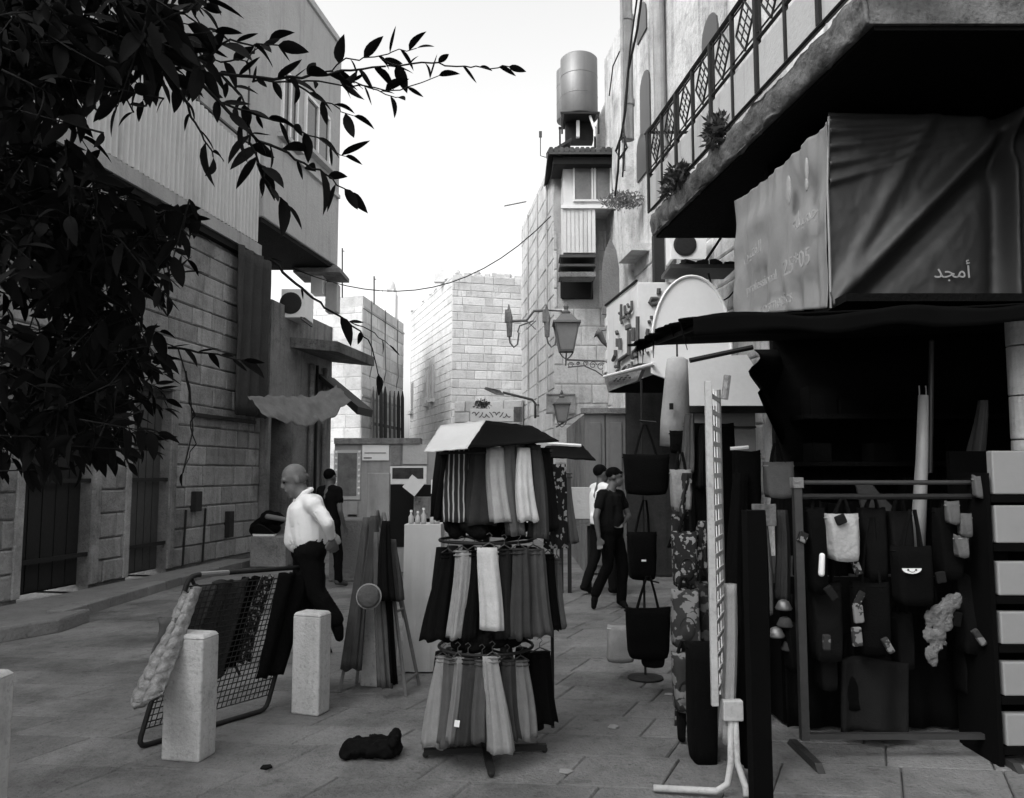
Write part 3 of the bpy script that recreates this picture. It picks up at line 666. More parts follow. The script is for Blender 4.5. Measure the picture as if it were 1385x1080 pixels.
# pipes
for (px, o_, r_, z0_, z1_) in ((850, .62, .1, 7.2, 10.7), (895, .12, .1, 4.9, 10.7), (843, .75, .03, 6.6, 10.7)):
    y = PL(px, 300, RA-o_, RB).y; m = MB(); m.tube([onR(y, z0_, o_), onR(y, z1_, o_)], r_, 12); 
    for z_ in (z0_+.6, z0_+2.1): m.tube([onR(y, z_, o_), onR(y, z_+.1, o_)], r_*1.18, 12)
    m.build('drain_pipe', M('old_pipe', .3, var=.25, scale=4, bump=.2, streak=.4), rb, smooth=False)
m = MB()
def pp(px, py, o_=.8): return PL(px, py, RA-o_, RB)
m.tube([pp(868, -5), pp(862, 40), pp(850, 95), pp(846, 150), pp(840, 185), pp(833, 205), pp(838, 215), pp(848, 200), pp(845, 185), pp(838, 190), pp(836, 230), pp(832, 265)], .02, 6)
m.tube([pp(862, -5), pp(853, 60), pp(848, 110), pp(843, 170), pp(845, 195), pp(842, 240)], .015, 6); m.tube([pp(838, 70), pp(829, 90), pp(824, 130)], .012, 5)
m.build('hanging_cable', IRON, rb)
for (px, py0, py1) in ((873, 95, 180), (868, 5, 50), (868, 180, 240), (960, 20, 60)):
    a_ = PL(px, py1, RA-.02, RB); b_ = PL(px, py0, RA-.02, RB); w = .3; m = MB(); pts = [onR(a_.y-w, a_.z, .03), onR(a_.y+w, a_.z, .03)]
    for k in range(7): t = PI*k/6; pts.append(onR(a_.y+w*math.cos(t), b_.z-w+w*math.sin(t), .03))
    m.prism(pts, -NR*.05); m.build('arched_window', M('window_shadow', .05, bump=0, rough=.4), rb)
# arched tall niche at street level side
a_ = PL(827, 420, RA-.05, RB); m = MB()
yn = 16.0; xx0, xx1 = P(815, 400, 15.1).x, P(838, 400, 15.1).x; zz0, zz1 = P(826, 425, 15.1).z, P(826, 322, 15.1).z
pts = [(xx0, 15.1, zz0), (xx1, 15.1, zz0), (xx1, 15.1, zz1-.6), (xx1-.05, 15.1, zz1-.25), ((xx0+xx1)/2, 15.1, zz1), (xx0+.05, 15.1, zz1-.25), (xx0, 15.1, zz1-.6)]
m.prism(pts, (0, .08, 0)); m.build('pointed_niche', M('niche_stone', .17, var=.3, bump=.3), rb)
tuft('ledge_bush', 'dry bush growing on the ledge beside the pale bay', P(842, 272, 14.6), (.42, .3, .16), 900, M('dry_bush', .17, var=.4, bump=0), .07)
# balcony
BA, BB = 1.79+.125*10.06, -.125
def onB(Y, z, off=0): return Vector((BA+BB*Y, Y, z))+NR*off
YE0, YE1 = 5.2, 10.1
bl = MB(); bl.hexa([Vector((q.x, q.y, z)) for z in (4.6, 4.86) for q in (onB(YE0, 0), onB(YE1, 0), onR(YE1, 0, .01), onR(YE0, 0, .01))]); balc = bl.build('balcony', CONC, rb)
m = MB()
def edge_(u, v):
    Y = YE0+(YE1-YE0)*u; a = PI*(v-.5); q_ = noise.noise(Vector((Y*3.2, v*2.2, 0)))+.6*noise.noise(Vector((Y*9, v*6, 3)))
    return onB(Y, 4.735+.13*math.sin(a)+.018*q_, -.02+.04*math.cos(a)+.035*q_)
m.sheet(edge_, 240, 12)
m.build('crumbling_edge', CONC, balc, smooth=True, solid=.03)
m = MB(); m.hexa([Vector((q.x, q.y, z)) for z in (4.565, 4.597) for q in (onB(YE0+.02, 0, -.04), onB(YE1-.02, 0, -.04), Vector((8, YE1-.02, 0)), Vector((8, YE0+.02, 0)))]); m.build('soffit', BLK0, balc)  # dark sheet added to paint the shade under the balcony
PANB = M('parapet_panel', .4, var=.12, scale=1.5, bump=.12, streak=.35, spots=.15)
ys = [YE1-.02]; 
while ys[-1] > 5.4: ys.append(ys[-1]-1.08)
for k in range(len(ys)-1):
    m = MB(); a_, b_ = onB(ys[k]-.01, 0, .03), onB(ys[k+1]+.01, 0, .03); i_ = -NR*.04
    m.hexa([Vector((q.x, q.y, z)) for z in (4.92, 5.34) for q in (a_, b_, b_+i_, a_+i_)]); m.build('parapet_panel', PANB, balc)
def railbar(m, Ya, za, Yb, zb, r=.012, off=.03): m.tube([onB(Ya, za, off), onB(Yb, zb, off)], r, 6)
m = MB(); railbar(m, YE1, 5.96, 5.0, 5.96, .026); railbar(m, YE1, 5.40, 5.0, 5.40, .018); railbar(m, YE1, 5.90, 5.0, 5.90, .01); railbar(m, YE1, 5.46, 5.0, 5.46, .009); railbar(m, YE1, 4.9, 5.0, 4.9, .014, .05); m.build('handrail', IRON, balc)
y = YE1; k = 0
while y > 5.2:
    m = MB(); w = .026 if k % 2 == 0 else .018; m.box(onB(y, 5.44, .03), (w*2, w*2, 1.04), math.atan(-BB)); m.build('baluster', IRON, balc)
    if k % 2 == 0:
        for s_ in (.07,):
            m = MB(); m.box(onB(y-s_, 5.66, .03), (.02, .02, .56), 0); m.build('baluster', IRON, balc)
    y2 = y-.54; ya, yb = y-.1, y2+.06; yc = (ya+yb)/2; m = MB(); hz, wy = .24, (ya-yb)/2; zc_ = 5.68
    D = [(yc, zc_+hz), (yc+wy, zc_), (yc, zc_-hz), (yc-wy, zc_)]
    for i in range(4): railbar(m, D[i][0], D[i][1], D[(i+1)%4][0], D[(i+1)%4][1], .011)
    for t in (.2, .4, .6, .8):
        railbar(m, D[0][0]+(D[1][0]-D[0][0])*t, D[0][1]+(D[1][1]-D[0][1])*t, D[3][0]+(D[2][0]-D[3][0])*t, D[3][1]+(D[2][1]-D[3][1])*t, .007)
    railbar(m, D[0][0]+(D[3][0]-D[0][0])*.5, D[0][1]+(D[3][1]-D[0][1])*.5, D[1][0]+(D[2][0]-D[1][0])*.5, D[1][1]+(D[2][1]-D[1][1])*.5, .007)
    m.build('diamond_grille', IRON, balc)
    y = y2; k += 1
m = MB()
for sg in (0,): m.tube([onB(YE1, 5.96, 0), onR(YE1, 5.96, 0)], .02, 6); m.tube([onB(YE1, 5.4, 0), onR(YE1, 5.4, 0)], .012, 6)
m.build('end_rail', IRON, balc)
tuft('balcony_weeds', 'weeds sprouting from the far end of the right balcony edge', onB(9.0, 4.9, .05), (.12, .5, .1), 420, WEED, .11)
tuft('balcony_weeds', 'bushy weed clump in the middle of the right balcony edge', onB(7.75, 4.95, .06), (.1, .22, .15), 380, WEED, .09)
# wall under the balcony far end: AC units + shelf
ac_unit(P(928, 356, 11.2), .5, .42, .35, 'white air conditioner under the far end of the right balcony')
sh = thing('wall_shelf', 'rusty cluttered bracket shelf under the air conditioner on the right', 'shelf', P(945, 362, 10.2))
a_, b_ = P(902, 366, 10.2), P(990, 372, 10.2); m = MB(); m.bb((a_.x, 10.0, a_.z-.02), (b_.x, 10.6, a_.z+.03)); m.build('board', DMET, sh)
r2 = random.Random(3); m = MB()
for k in range(16): x = a_.x+.2+(b_.x-a_.x-.25)*r2.random(); m.box((x, 10.05+.3*r2.random(), a_.z+.06), (.1+.1*r2.random(), .08, .04+.05*r2.random()), r2.random()*3)
m.build('clutter', IRON, sh)
m = MB(); m.tube([P(955, 352, 10.1), P(975, 322, 10.1)], .018, 6); m.tube([P(958, 370, 10), P(964, 392, 10), P(976, 408, 10), P(986, 402, 10), P(1000, 385, 10)], .012, 6); m.build('cable', IRON, sh)
m = MB(); m.bb(P(884, 385, 12.6)-Vector((0,.1,0)), P(897, 318, 12.6)+Vector((0,.1,0))); tag(m.build('wall_duct', IRON), 'short dark duct on the wall left of the air conditioner', 'duct')

# double lantern bracket on house C
BRZ = M('lantern_iron', .1, var=.2, bump=.1, rough=.6)
GLS = M('lantern_glass', .22, var=.2, scale=4, bump=0, rough=.2)
def lantern(c, s, parent, hang=False):
    """c top of glass body centre-bottom; four-sided tapering lantern"""
    c = Vector(c); m = MB(); w0, w1, h = .11*s, .19*s, .42*s
    for i in range(4):
        a = PI/4+i*PI/2; p0 = c+Vector((w0*1.41*math.cos(a), w0*1.41*math.sin(a), 0)); p1 = c+Vector((w1*1.41*math.cos(a), w1*1.41*math.sin(a), h)); m.tube([p0, p1], .014*s, 5)
    sq = lambda w, z: [c+Vector((sx*w, sy*w, z)) for sx, sy in ((-1,-1),(1,-1),(1,1),(-1,1))]
    m.hexa(sq(w0*1.05, -.03*s)+sq(w0*1.1, .0)); m.hexa(sq(w1*1.18, h)+sq(w1*1.15, h+.035*s)); m.hexa(sq(w1*.95, h+.036*s)+sq(w1*.45, h+.16*s))
    m.lathe([(.06*s, h+.16*s), (.075*s, h+.2*s), (.03*s, h+.24*s), (.045*s, h+.29*s), (.01*s, h+.36*s)], c, 10)
    m.tube([c+Vector((-w0,0,-.03*s)), c+Vector((-w0*.6,0,-.1*s)), c+Vector((0,0,-.15*s)), c+Vector((w0*.6,0,-.1*s)), c+Vector((w0,0,-.03*s))], .012*s, 5)
    m.build('lantern_frame', BRZ, parent)
    m = MB(); g0, g1 = sq(w0*.93, .005), sq(w1*.93, h-.005); m.hexa(g0+g1); m.build('lantern_glass', GLS, parent)
la_ = thing('wall_lantern', 'large glazed lantern on a scrolled iron bracket beside the sign box', 'lantern', P(800, 492, 13.2), 'street lanterns')
c = P(766, 474, 13.2); lantern(c, 1.02, la_)
m = MB(); a_, b_ = P(765, 487, 13.2), P(826, 489, 13.2); m.tube([P(766, 478, 13.2), P(765, 495, 13.2)], .014, 6); m.tube([a_, b_], .016, 6); m.tube([P(768, 497, 13.2), P(790, 495, 13.2), P(806, 502, 13.2), P(820, 512, 13.2)], .012, 6)
for (px, py, r_) in ((772, 494, .05), (782, 492, .03), (792, 492, .045), (802, 494, .06), (813, 496, .07), (818, 504, .05)):
    cc = P(px, py, 13.2); m.tube([cc+Vector((r_*(1-k/22)*math.cos(k*.6), 0, r_*(1-k/22)*math.sin(k*.6))) for k in range(16)], .008, 5)
m.build('scroll_bracket', BRZ, la_)
m = MB(); m.tube([P(821, 480, 13.2), P(821, 515, 13.2)], .02, 6); m.tube([P(821, 487, 13.2), onR(13.2, P(821,487,13.2).z, 0)], .02, 6); m.build('wall_plate', BRZ, la_)
lb2 = thing('wall_lantern', 'small glazed lantern low on the pale house by the framed poster', 'lantern', P(760, 575, 15), 'street lanterns')
lantern(P(760, 570, 14.6), .72, lb2); m = MB(); m.tube([P(752, 578, 14.6), P(770, 567, 14.6), P(785, 560, 16)], .016, 5); m.build('bracket', BRZ, lb2)
db = thing('twin_light_bracket', 'pair of floodlight tubes on a double arm bracket off the pale house', 'light bracket', P(715, 435, 17))
m = MB(); Yb = 16.8
m.tube([P(686, 435, Yb), P(712, 434, Yb), P(722, 421, Yb), P(742, 420, Yb)], .03, 6); m.tube([P(700, 450, Yb), P(703, 441, Yb), P(722, 434, Yb)], .018, 6)
for dx in (0, 51): m.tube([P(688+dx, 452, Yb), P(690+dx, 464, Yb), P(695+dx, 470, Yb), P(700+dx, 466, Yb), P(702+dx, 450, Yb)], .02, 6)
m.tube([P(712, 434, Yb), P(725, 446, Yb)], .01, 4); m.tube([P(725, 434, Yb), P(712, 446, Yb)], .01, 4); m.tube([P(739, 420, Yb), P(760, 421, YB)], .02, 6); m.build('arm', BRZ, db)
for dx in (0, 51):
    m = MB(); m.tube([P(689+dx, 456, Yb), P(689+dx, 430, Yb), P(688+dx, 412, Yb)], [.05, .07, .012], 8); m.box(P(687+dx, 428, Yb), (.13, .13, .26)); m.build('lamp_tube', GREYW, db)

# ------------------------------------------------------------------ sign box
sg = thing('shop_sign_box', 'projecting white box sign with raised Arabic letters', 'sign', P(862, 500, 10.5))
A0 = P(862, 382, 10.5); A1 = PL(820, 414, A0.x+.144*10.5, -.144); xb = P(908, 400, 10.5).x; zb_ = P(862, 492, 10.5).z
m = MB(); m.hexa([Vector((p_.x, p_.y, z)) for z in (zb_, A0.z) for p_ in (Vector((A0.x, 10.5, 0)), Vector((A1.x, A1.y, 0)), Vector((xb+.2, A1.y, 0)), Vector((xb+.4, 10.5, 0)))]); m.build('box', M('sign_white', .68, var=.12, bump=.06, rough=.6, streak=.2), sg, bevel=.01)
m = MB(); m.tube([Vector((A0.x-.01, 10.5, A0.z+.02)), Vector((A1.x-.01, A1.y, A0.z+.02))], .02, 6); m.build('top_trim', IRON, sg)
LET = M('raised_letter', .1, var=.2, bump=.1)
def SG(zx, zy):                                            # zoomed-view reading positions laid on the sign side
    r = PL(780+zx/5.4, 360+zy/5.4, A0.x+.144*10.5-.035, -.144); return r
big = [[(445,370),(445,600),(415,630),(408,680)], [(415,450),(413,550)], [(381,470),(380,640),(310,690),(305,735),(283,735)], [(315,530),(316,610)], [(297,530),(297,590)], [(365,435),(368,465)], [(382,428),(384,455)], [(292,478),(296,498)], [(428,640),(434,665)], [(283,615),(283,650),(265,690)]]
small = [[(402,255),(402,320),(385,345),(365,340),(350,375),(330,380)], [(352,290),(355,350)], [(325,280),(322,400)], [(310,345),(320,350)], [(372,280),(380,300)], [(360,370),(378,390)], [(325,400),(330,420)]]
low = [[(402,700),(405,745),(385,748),(380,720)], [(360,735),(345,745),(335,760)], [(300,770),(292,765)]]
strokes([[SG(*p_) for p_ in l] for l in big], .028, LET, sg); strokes([[SG(*p_) for p_ in l] for l in small+low], .02, LET, sg)
for (pts, r_) in (([(600,165),(597,205)], .028), ([(598,240),(545,240),(535,265),(550,280),(590,278),(600,250)], .03), ([(545,365),(545,385)], .02), ([(520,410),(540,408)], .025), ([(520,460),(514,490),(520,515)], .025), ([(518,625),(520,640)], .02)):
    strokes([[P(780+x/5.4, 360+y/5.4, 10.48) for x, y in pts]], r_, LET, sg)
# slanted lower strip with small lettering + tube + dark awning
m = MB(); a_, b_, c_, d_ = P(818, 512, 11.6), P(868, 500, 10.1), P(862, 515, 10.2), P(822, 530, 11.5)
m.prism([a_, b_, c_, d_], (.05, .03, 0)); m.build('lower_strip', GREYW, sg)
strokes([[a_.lerp(b_, t).lerp(d_.lerp(c_, t), .4)+Vector((-.02, -.02, .02*math.sin(k*2.1))) for t in (.3+k*.055, .335+k*.055)] for k in range(9)], .012, LET, sg)
m = MB(); m.tube([P(817, 510, 11.4), P(885, 492, 9.3)], .022, 8); tag(m.build('fluorescent_tube', M('tube_white', .75, bump=0, rough=.4)), 'white tube lamp fixed along the lower edge of the sign box', 'lamp')
for i, (px, py) in enumerate(((824, 432), (826, 452), (824, 478), (822, 496))):
    m = MB(); m.box(PL(px, py, A0.x+.144*10.5-.0, -.144)+Vector((0, .25, 0)), (.05, .25, .14)); m.build('side_lamp', WHT, sg)
ho = thing('horn_speaker', 'small weathered horn loudspeaker left of the box sign', 'speaker', P(812, 455, 12.8))
m = MB(); m.tube([P(806, 450, 12.8), P(811, 452, 12.8), P(816, 462, 12.8), P(824, 470, 12.8)], [.09, .06, .04, .03], 10); m.build('horn', BRZ, ho, smooth=True)
m = MB(); m.tube([P(806, 449, 12.8), P(822, 446, 12.8)], .012, 5); m.build('bracket', BRZ, ho)

m = MB(); m.prism([P(822, 531, 11.4), P(866, 513, 10.2), P(905, 500, 9.6), P(905, 531, 10.4)], (.1, .3, .02)); m.build('lower_awning', BLK_, sg)
# arched white board
ar = thing('arched_signboard', 'big plain white board with a rounded top behind the black canopy', 'sign', P(935, 480, 9.3))
m = MB(); cx_, YA = 934, 9.4; pts = []
for k in range(25):
    t = PI*k/24; pts.append(P(935+54*math.cos(t), 475-101*math.sin(t)**.9, YA))
pts = [P(990, 545, YA)]+pts+[P(881, 505, YA)]
m.prism(pts, (0, .05, 0)); m.build('board', M('arch_white', .7, var=.08, bump=.05, rough=.6), ar)
m = MB(); m.tube([p_+Vector((0,-.01,0)) for p_ in pts[1:-1]], .018, 6); m.build('rim', WHT, ar)
m = MB(); m.prism([P(1057, 549, 9.2), P(985, 549, 9.2), P(930, 549, 9.2), P(930, 486, 9.2), P(975, 482, 9.2), P(1010, 480, 9.2), P(1018, 492, 9.2), P(1040, 530, 9.2)], (0, .04, 0))
tag(m.build('white_blind', M('blind_white', .6, var=.12, bump=.05)), 'pale stretched blind tapering to the right below the black canopy', 'blind')
# shop wall below it
ws = thing('side_shop_wall', 'grey panelled shop wall under the pale blind', 'wall', P(980, 700, 9.4))
m = MB(); a_, b_ = P(930, 555, 9.5), P(1028, 800, 9.5); m.bb((a_.x, 9.5, .02), (b_.x, 9.6, a_.z)); m.build('wall_panel', M('dim_panel', .13, var=.2, bump=.1), ws)
m = MB(); m.bb((a_.x, 9.44, P(930, 558, 9.45).z), (b_.x+1.2, 9.62, P(930, 549, 9.45).z)); m.bb((a_.x, 9.47, P(930, 579, 9.5).z), (b_.x, 9.498, P(930, 577, 9.5).z)); m.build('beam', IRON, ws)
m = MB(); a_ = P(890, 560, 12.9); m.bb((P(840, 0, 12.8).x, 12.75, .02), (P(905, 0, 12.8).x, 12.9, P(870, 530, 12.8).z))
tag(m.build('shuttered_shop', M('shutter_dark', .035, var=.5, scale=3, bump=.2, streak=.5)), 'dark streaked shop front below the sign box', 'shop')

# ------------------------------------------------------------------ tarpaulin under the balcony
YTp = 6.2; tcx = P(1120, 300, YTp).x; ta = tcx+.125*YTp
tp = thing('tarpaulin', 'big draped advertising tarpaulin hung under the right balcony', 'tarpaulin', Vector((tcx, YTp, 2.8)))
yE = PL(995, 350, ta, -.125).y
def left_face(u, v):
    Y = yE+(YTp-yE)*u; px = 995+125*u
    top = (418-0)*0+(272-107*u**1.15); bot = 428-11*u
    p_ = PL(995+125*u, top+(bot-top)*v, ta, -.125)
    w = .03*(.4-abs(noise.noise(Vector((u*11, v*2.5, 6)))))+.02*math.sin(u*34+2*noise.noise(Vector((u*3, v*3, 0))))*(.3+.7*v)*(1 if u < .9 else .4)+.03*noise.noise(Vector((u*7, v*3, 1)))+.045*math.exp(-((v-.28)/.12)**2)*math.sin(u*6)
    return p_+NR*w
m = MB(); m.sheet(left_face, 90, 60)
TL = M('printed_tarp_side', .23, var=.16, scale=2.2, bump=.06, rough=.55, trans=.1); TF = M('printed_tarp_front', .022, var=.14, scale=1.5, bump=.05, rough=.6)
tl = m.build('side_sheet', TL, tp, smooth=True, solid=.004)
xr = P(1400, 300, YTp).x
def front_z(u, v): 
    px = 1120+280*u; return P(px, 153+(6*u)+(264-8*u)*v, YTp)
def front_face(u, v):
    p_ = front_z(u, v); d = 0
    # long diagonal fold from top right to the lower left corner, radiating gathers at the corner
    a = (u*280-0)/280; dist = (v-(1-u*1.12))*.75; d += .11*math.exp(-(dist/.05)**2)*(.5+.5*min(1, u*3))-.06*math.exp(-((dist-.12)/.06)**2)
    d2 = (v-(1-u*2.0))*.6; d += .03*math.exp(-(d2/.05)**2)
    for k, s in enumerate((.05, .1, .18, .27, .36)):
        dd = v-s+u*(s*.9); d += .04*math.exp(-(dd/.018)**2)*math.exp(-u*3.2)
    d += .09*math.exp(-((u-.88-.02*v)/.025)**2)-.08*math.exp(-((u-.82)/.05)**2)
    d += .01*noise.noise(Vector((u*4, v*3, 5)))+.009*(.5-abs(noise.noise(Vector((u*9+v*6, v*5-u*4, 2)))))+.0025*noise.noise(Vector((u*30+v*20, v*14-u*14, 8)))
    return p_+Vector((0, -d*1.1, 0))
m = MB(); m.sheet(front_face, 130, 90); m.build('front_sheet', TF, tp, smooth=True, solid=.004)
PR = M('tarp_print_white', .3, var=.15, bump=0); PR2 = M('tarp_print_pale', .3, var=.25, scale=8, bump=0)
text_mesh('\uFEAA\uFEA0\uFEE3\uFE83', .15, P(1288, 376, YTp-.045), (1, 0, 0), (0, 0, 1), PR, tp)
def LFp(px, py, o_=.06): return PL(px, py, ta, -.125)+NR*o_
US = (LFp(1115, 400)-LFp(1000, 400)); US.z = 0; US.normalize()
def side_text(s, px, py, size, slope=0): 
    d = (US).normalized(); return text_mesh(s, size, LFp(px, py, .1), d, (0, 0, 1), PR2, tp)
side_text('cosmetics', 1064, 418, .16); side_text('25*05', 1093, 366, .2); side_text('professional', 1044, 389, .13)
side_text('\uFEEA\uFEE0\uFEF4\uFEE4\uFE9F', 1105, 303, .19); side_text('\uFEE6\uFEF4\uFE98\uFED4\uFEDF\uFE8D', 1032, 348, .16)
m = MB()
for (px, py, a_, b_) in ((1103, 230, .035, .1), (1103, 250, .03, .06), (1078, 258, .06, .13)):
    m.ball(LFp(px, py, .075), (.012, a_, b_), 10)
m.build('printed_blot', PR2, tp, kind='stuff')
m = MB(); m.tube([P(1121, 158, YTp-.03), P(1119, 250, YTp-.03), P(1122, 340, YTp-.04), P(1124, 417, YTp-.03)], .01, 6); m.build('corner_seam', TL, tp)
# ------------------------------------------------------------------ black canopy over the stalls
can = thing('black_canopy', 'ragged black canopy roof over the market stall on the right', 'canopy', P(1000, 430, 5.0))
zc0 = P(935, 430, 4.4).z
def cano(u, v):
    x0 = P(937, 430, 4.4).x; Y = 4.4+v*1.75; xl = x0-.045*(Y-4.4)-.1*abs(noise.noise(Vector((v*9, 0, 0))))-.03*v
    x = xl+(4.4-xl)*u; return Vector((x, Y+.03*noise.noise(Vector((u*8, v, 3))), zc0+.14*u+.12*v+.05*noise.noise(Vector((u*5, v*5, 0)))*(1-abs(2*v-1))-.0))
m = MB(); m.sheet(cano, 60, 50); m.build('roof_sheet', BLK_, can, smooth=True, solid=.012)
m = MB(); r2 = random.Random(6)
for k in range(9):
    v = r2.random(); p_ = cano(0, v); L_ = .05+.12*r2.random(); m.add([p_, p_+Vector((.05, .25, .01)), p_+Vector((-.02+.1*r2.random(), .12, -L_))], [(0,1,2)])
for (a_, b_) in (((886, 461), (915, 455)), ((889, 456), (925, 448))):
    m.tube([P(a_[0], a_[1], 6.2), P(b_[0], b_[1], 6.2)], .03, 5)
m.build('ragged_edge', BLK_, can, solid=.004, kind='stuff')
m = MB(); 
def val(u, v):
    x = P(937, 430, 4.4).x+(4.4-P(937,430,4.4).x)*u; return Vector((x, 4.39-.01*math.sin(u*60), zc0+.14*u+.012*math.sin(u*23)+.02*noise.noise(Vector((u*7, 1, 0)))-v*(.1+.04*noise.noise(Vector((u*9, 0, 0))))))
m.sheet(val, 60, 4); m.build('front_valance', BLK_, can, smooth=True, solid=.006)
# side curtain of canopy dropping towards the shop front (the dark diagonal)
m = MB(); m.tube([cano(.02, 0)+Vector((0,0,-.03)), cano(.02, 1)+Vector((0,0,-.03))], .02, 6); m.build('pole', IRON, can); m = MB(); m.tube([P(933, 488, 8.6), P(1018, 470, 8.6)], .03, 6); m.build('pole', IRON, can)
m = MB(); m.sheet(lambda u, v: P(1020+40*u*1.4+v*0, 470, 6.5+u*2)+Vector((.05*math.sin(v*9), 0, -.02-v*(.35+1.0*u))), 16, 10); m.build('side_drape', BLK_, can, smooth=True, solid=.006)

# dark shop interior behind the rack
si = thing('dark_shop_interior', 'unlit shop interior behind the hanging goods on the right', 'shop', Vector((2.9, 6.9, 0)))
DK = M('shop_shade_wall', .004, var=.5, scale=2, bump=.3); xs0 = P(1052, 700, 7.6).x  # near-black tone carries the shade of the unlit interior
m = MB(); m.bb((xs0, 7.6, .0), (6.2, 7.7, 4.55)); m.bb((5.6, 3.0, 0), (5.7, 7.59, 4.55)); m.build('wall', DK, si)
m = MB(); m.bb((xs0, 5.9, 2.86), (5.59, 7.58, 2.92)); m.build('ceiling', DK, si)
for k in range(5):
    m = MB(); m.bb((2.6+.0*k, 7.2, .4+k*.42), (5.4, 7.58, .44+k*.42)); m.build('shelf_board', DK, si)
r2 = random.Random(31); 
for k in range(26):
    x = 2.7+2.6*r2.random(); z = .445+.42*r2.randrange(5); w = .12+.15*r2.random(); h = .12+.2*r2.random()
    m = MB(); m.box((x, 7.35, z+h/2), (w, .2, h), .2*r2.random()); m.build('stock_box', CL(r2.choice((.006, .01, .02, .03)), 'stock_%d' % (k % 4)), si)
m = MB(); m.tube([P(1376, 612, 4.95), P(1376, 430, 4.95)], .075, 20)
pl_ = thing('round_pillar', 'pale round drum pillar at the right edge above the boxes', 'pillar', P(1380, 612, 4.95))
for (a_, b_) in ((610, 596), (594, 537), (535, 470), (468, 425)):
    m = MB(); x = P(1389, 600, 4.95); m.lathe([(.083, P(1384, a_, 4.95).z), (.085, P(1384, a_, 4.95).z+.01), (.083, P(1384, b_, 4.95).z)], (x.x, 4.95, 0), 20); m.build('drum', STONE_R, pl_, smooth=False)
# ------------------------------------------------------------------ box rack at right edge
bx = thing('dark_shelf_rack', 'dark shelf unit at the right edge holding pale boxes', 'shelf', P(1375, 1020, 4.7))
m = MB(); xa, xb_ = P(1342, 700, 4.6).x, P(1342, 700, 4.6).x+.75
m.bb((xa-.02, 4.98, 0), (xb_, 5.02, P(1370, 608, 4.6).z)); m.bb((xa-.03, 4.6, 0), (xa-.005, 4.97, P(1370, 640, 4.6).z))
lev = [(610, 669), (684, 735), (760, 806), (828, 872), (896, 942), (966, 1010)]
for a_, b_ in lev: z = P(1370, b_, 4.6).z; m.bb((xa, 4.6, z-.045), (xb_, 4.97, z-.005))
m.build('frame', BLK_, bx)
names = ['topmost', 'second', 'third', 'fourth', 'fifth', 'lowest']
for i, (a_, b_) in enumerate(lev):
    z0_, z1_ = P(1370, b_, 4.6).z, P(1370, a_, 4.6).z; sx = P(1346, 700, 4.6).x
    m = MB(); m.bb((sx, 4.6, z0_), (sx+.42, 4.66, z1_)); tag(m.build('white_box', M('box_card', .22, var=.08, bump=.03, rough=.6), bevel=.008), '%s pale box on the dark shelf unit at the right edge, counted from the top' % names[i], 'box', 'pale boxes on the dark shelves')

# ------------------------------------------------------------------ goods
def garment(name, label, cat, v, top, bot, wt, wb, depth=.05, folds=7, amp=.012, Y=None, group=None, mat=None, hanger=True, seed=0, axis=(1, 0, 0), tilt=0, lean=0):
    """top/bot pixel reading of the hem centres at distance Y; widths in metres"""
    T = P(top[0], top[1], Y); B = P(bot[0], bot[1], Y); ax_ = Vector(axis).normalized(); nn = Vector((-ax_.y, ax_.x, 0)); rr = random.Random(seed*7+int(top[0]))
    t = thing(name, label, cat, Vector((T.x, T.y, B.z)), group); m = MB(); n, k = 40, 14; ph = rr.random()*6; b0 = len(m.v)
    for j in range(k+1):
        s = j/k; c = T.lerp(B, s); w = wt+(wb-wt)*s**.8; sway = .012*math.sin(s*3+ph)
        for i in range(n):
            a = 2*PI*i/n; sn_ = math.sin(folds*a+ph+.7*math.sin(s*2+ph)); fl = amp*(.3+1.1*s)*(math.copysign(abs(sn_)**.6, sn_)+.5*math.sin(2.3*folds*a+ph*2)); dx = math.cos(a); dy = math.sin(a)
            rx = w/2+fl*.6; ry = depth*(.7+.6*s)+fl; z = (.03*noise.noise(Vector((math.cos(a)*1.3, math.sin(a)*1.3+ph, 0)))*s*s)
            m.v.append(c+ax_*(rx*dx+sway)+nn*(ry*dy)+Vector((0, 0, z)))
    for j in range(k):
        for i in range(n): m.f.append((b0+j*n+i, b0+j*n+(i+1) % n, b0+(j+1)*n+(i+1) % n, b0+(j+1)*n+i))
    m.f.append(tuple(range(b0+n-1, b0-1, -1))); m.f.append(tuple(b0+k*n+i for i in range(n)))
    m.build('cloth', mat or CL(v), t, smooth=True)
    if hanger:
        h = MB(); h.tube([T+ax_*(-wt*.45), T+Vector((0,0,.025)), T+ax_*(wt*.45)], .004, 5); h.tube([T+Vector((0,0,.025)), T+Vector((0,0,.05)), T+Vector((.015,0,.065)), T+Vector((.0,0,.08)), T+Vector((-.015,0,.07))], .0025, 5)
        h.build('hanger', DMET, t)
    return t
ST = thing('clothes_carousel', 'three tier black clothes carousel in the middle of the street', 'clothes stand', G(660, 1020))
Ys = G(660, 1022).y; sc = 1/F*Ys
m = MB(); base = G(657, 1019); zt_ = P(662, 575, Ys).z; m.tube([Vector((base.x, Ys, .03)), Vector((base.x, Ys, zt_))], .02, 10); m.build('pole', IRON, ST)
for k in range(4):
    a = k*PI/2+.12; m = MB(); d = Vector((math.cos(a), math.sin(a), 0)); m.box(Vector((base.x, Ys, .035))+d*.17, (.36, .04, .03), a); m.build('leg', IRON, ST)
    m = MB(); m.ball(Vector((base.x, Ys, .018))+d*.34, .018, 8); m.build('castor', IRON, ST)
tiers = [P(662, 600, Ys).z, P(662, 742, Ys).z, P(662, 885, Ys).z]
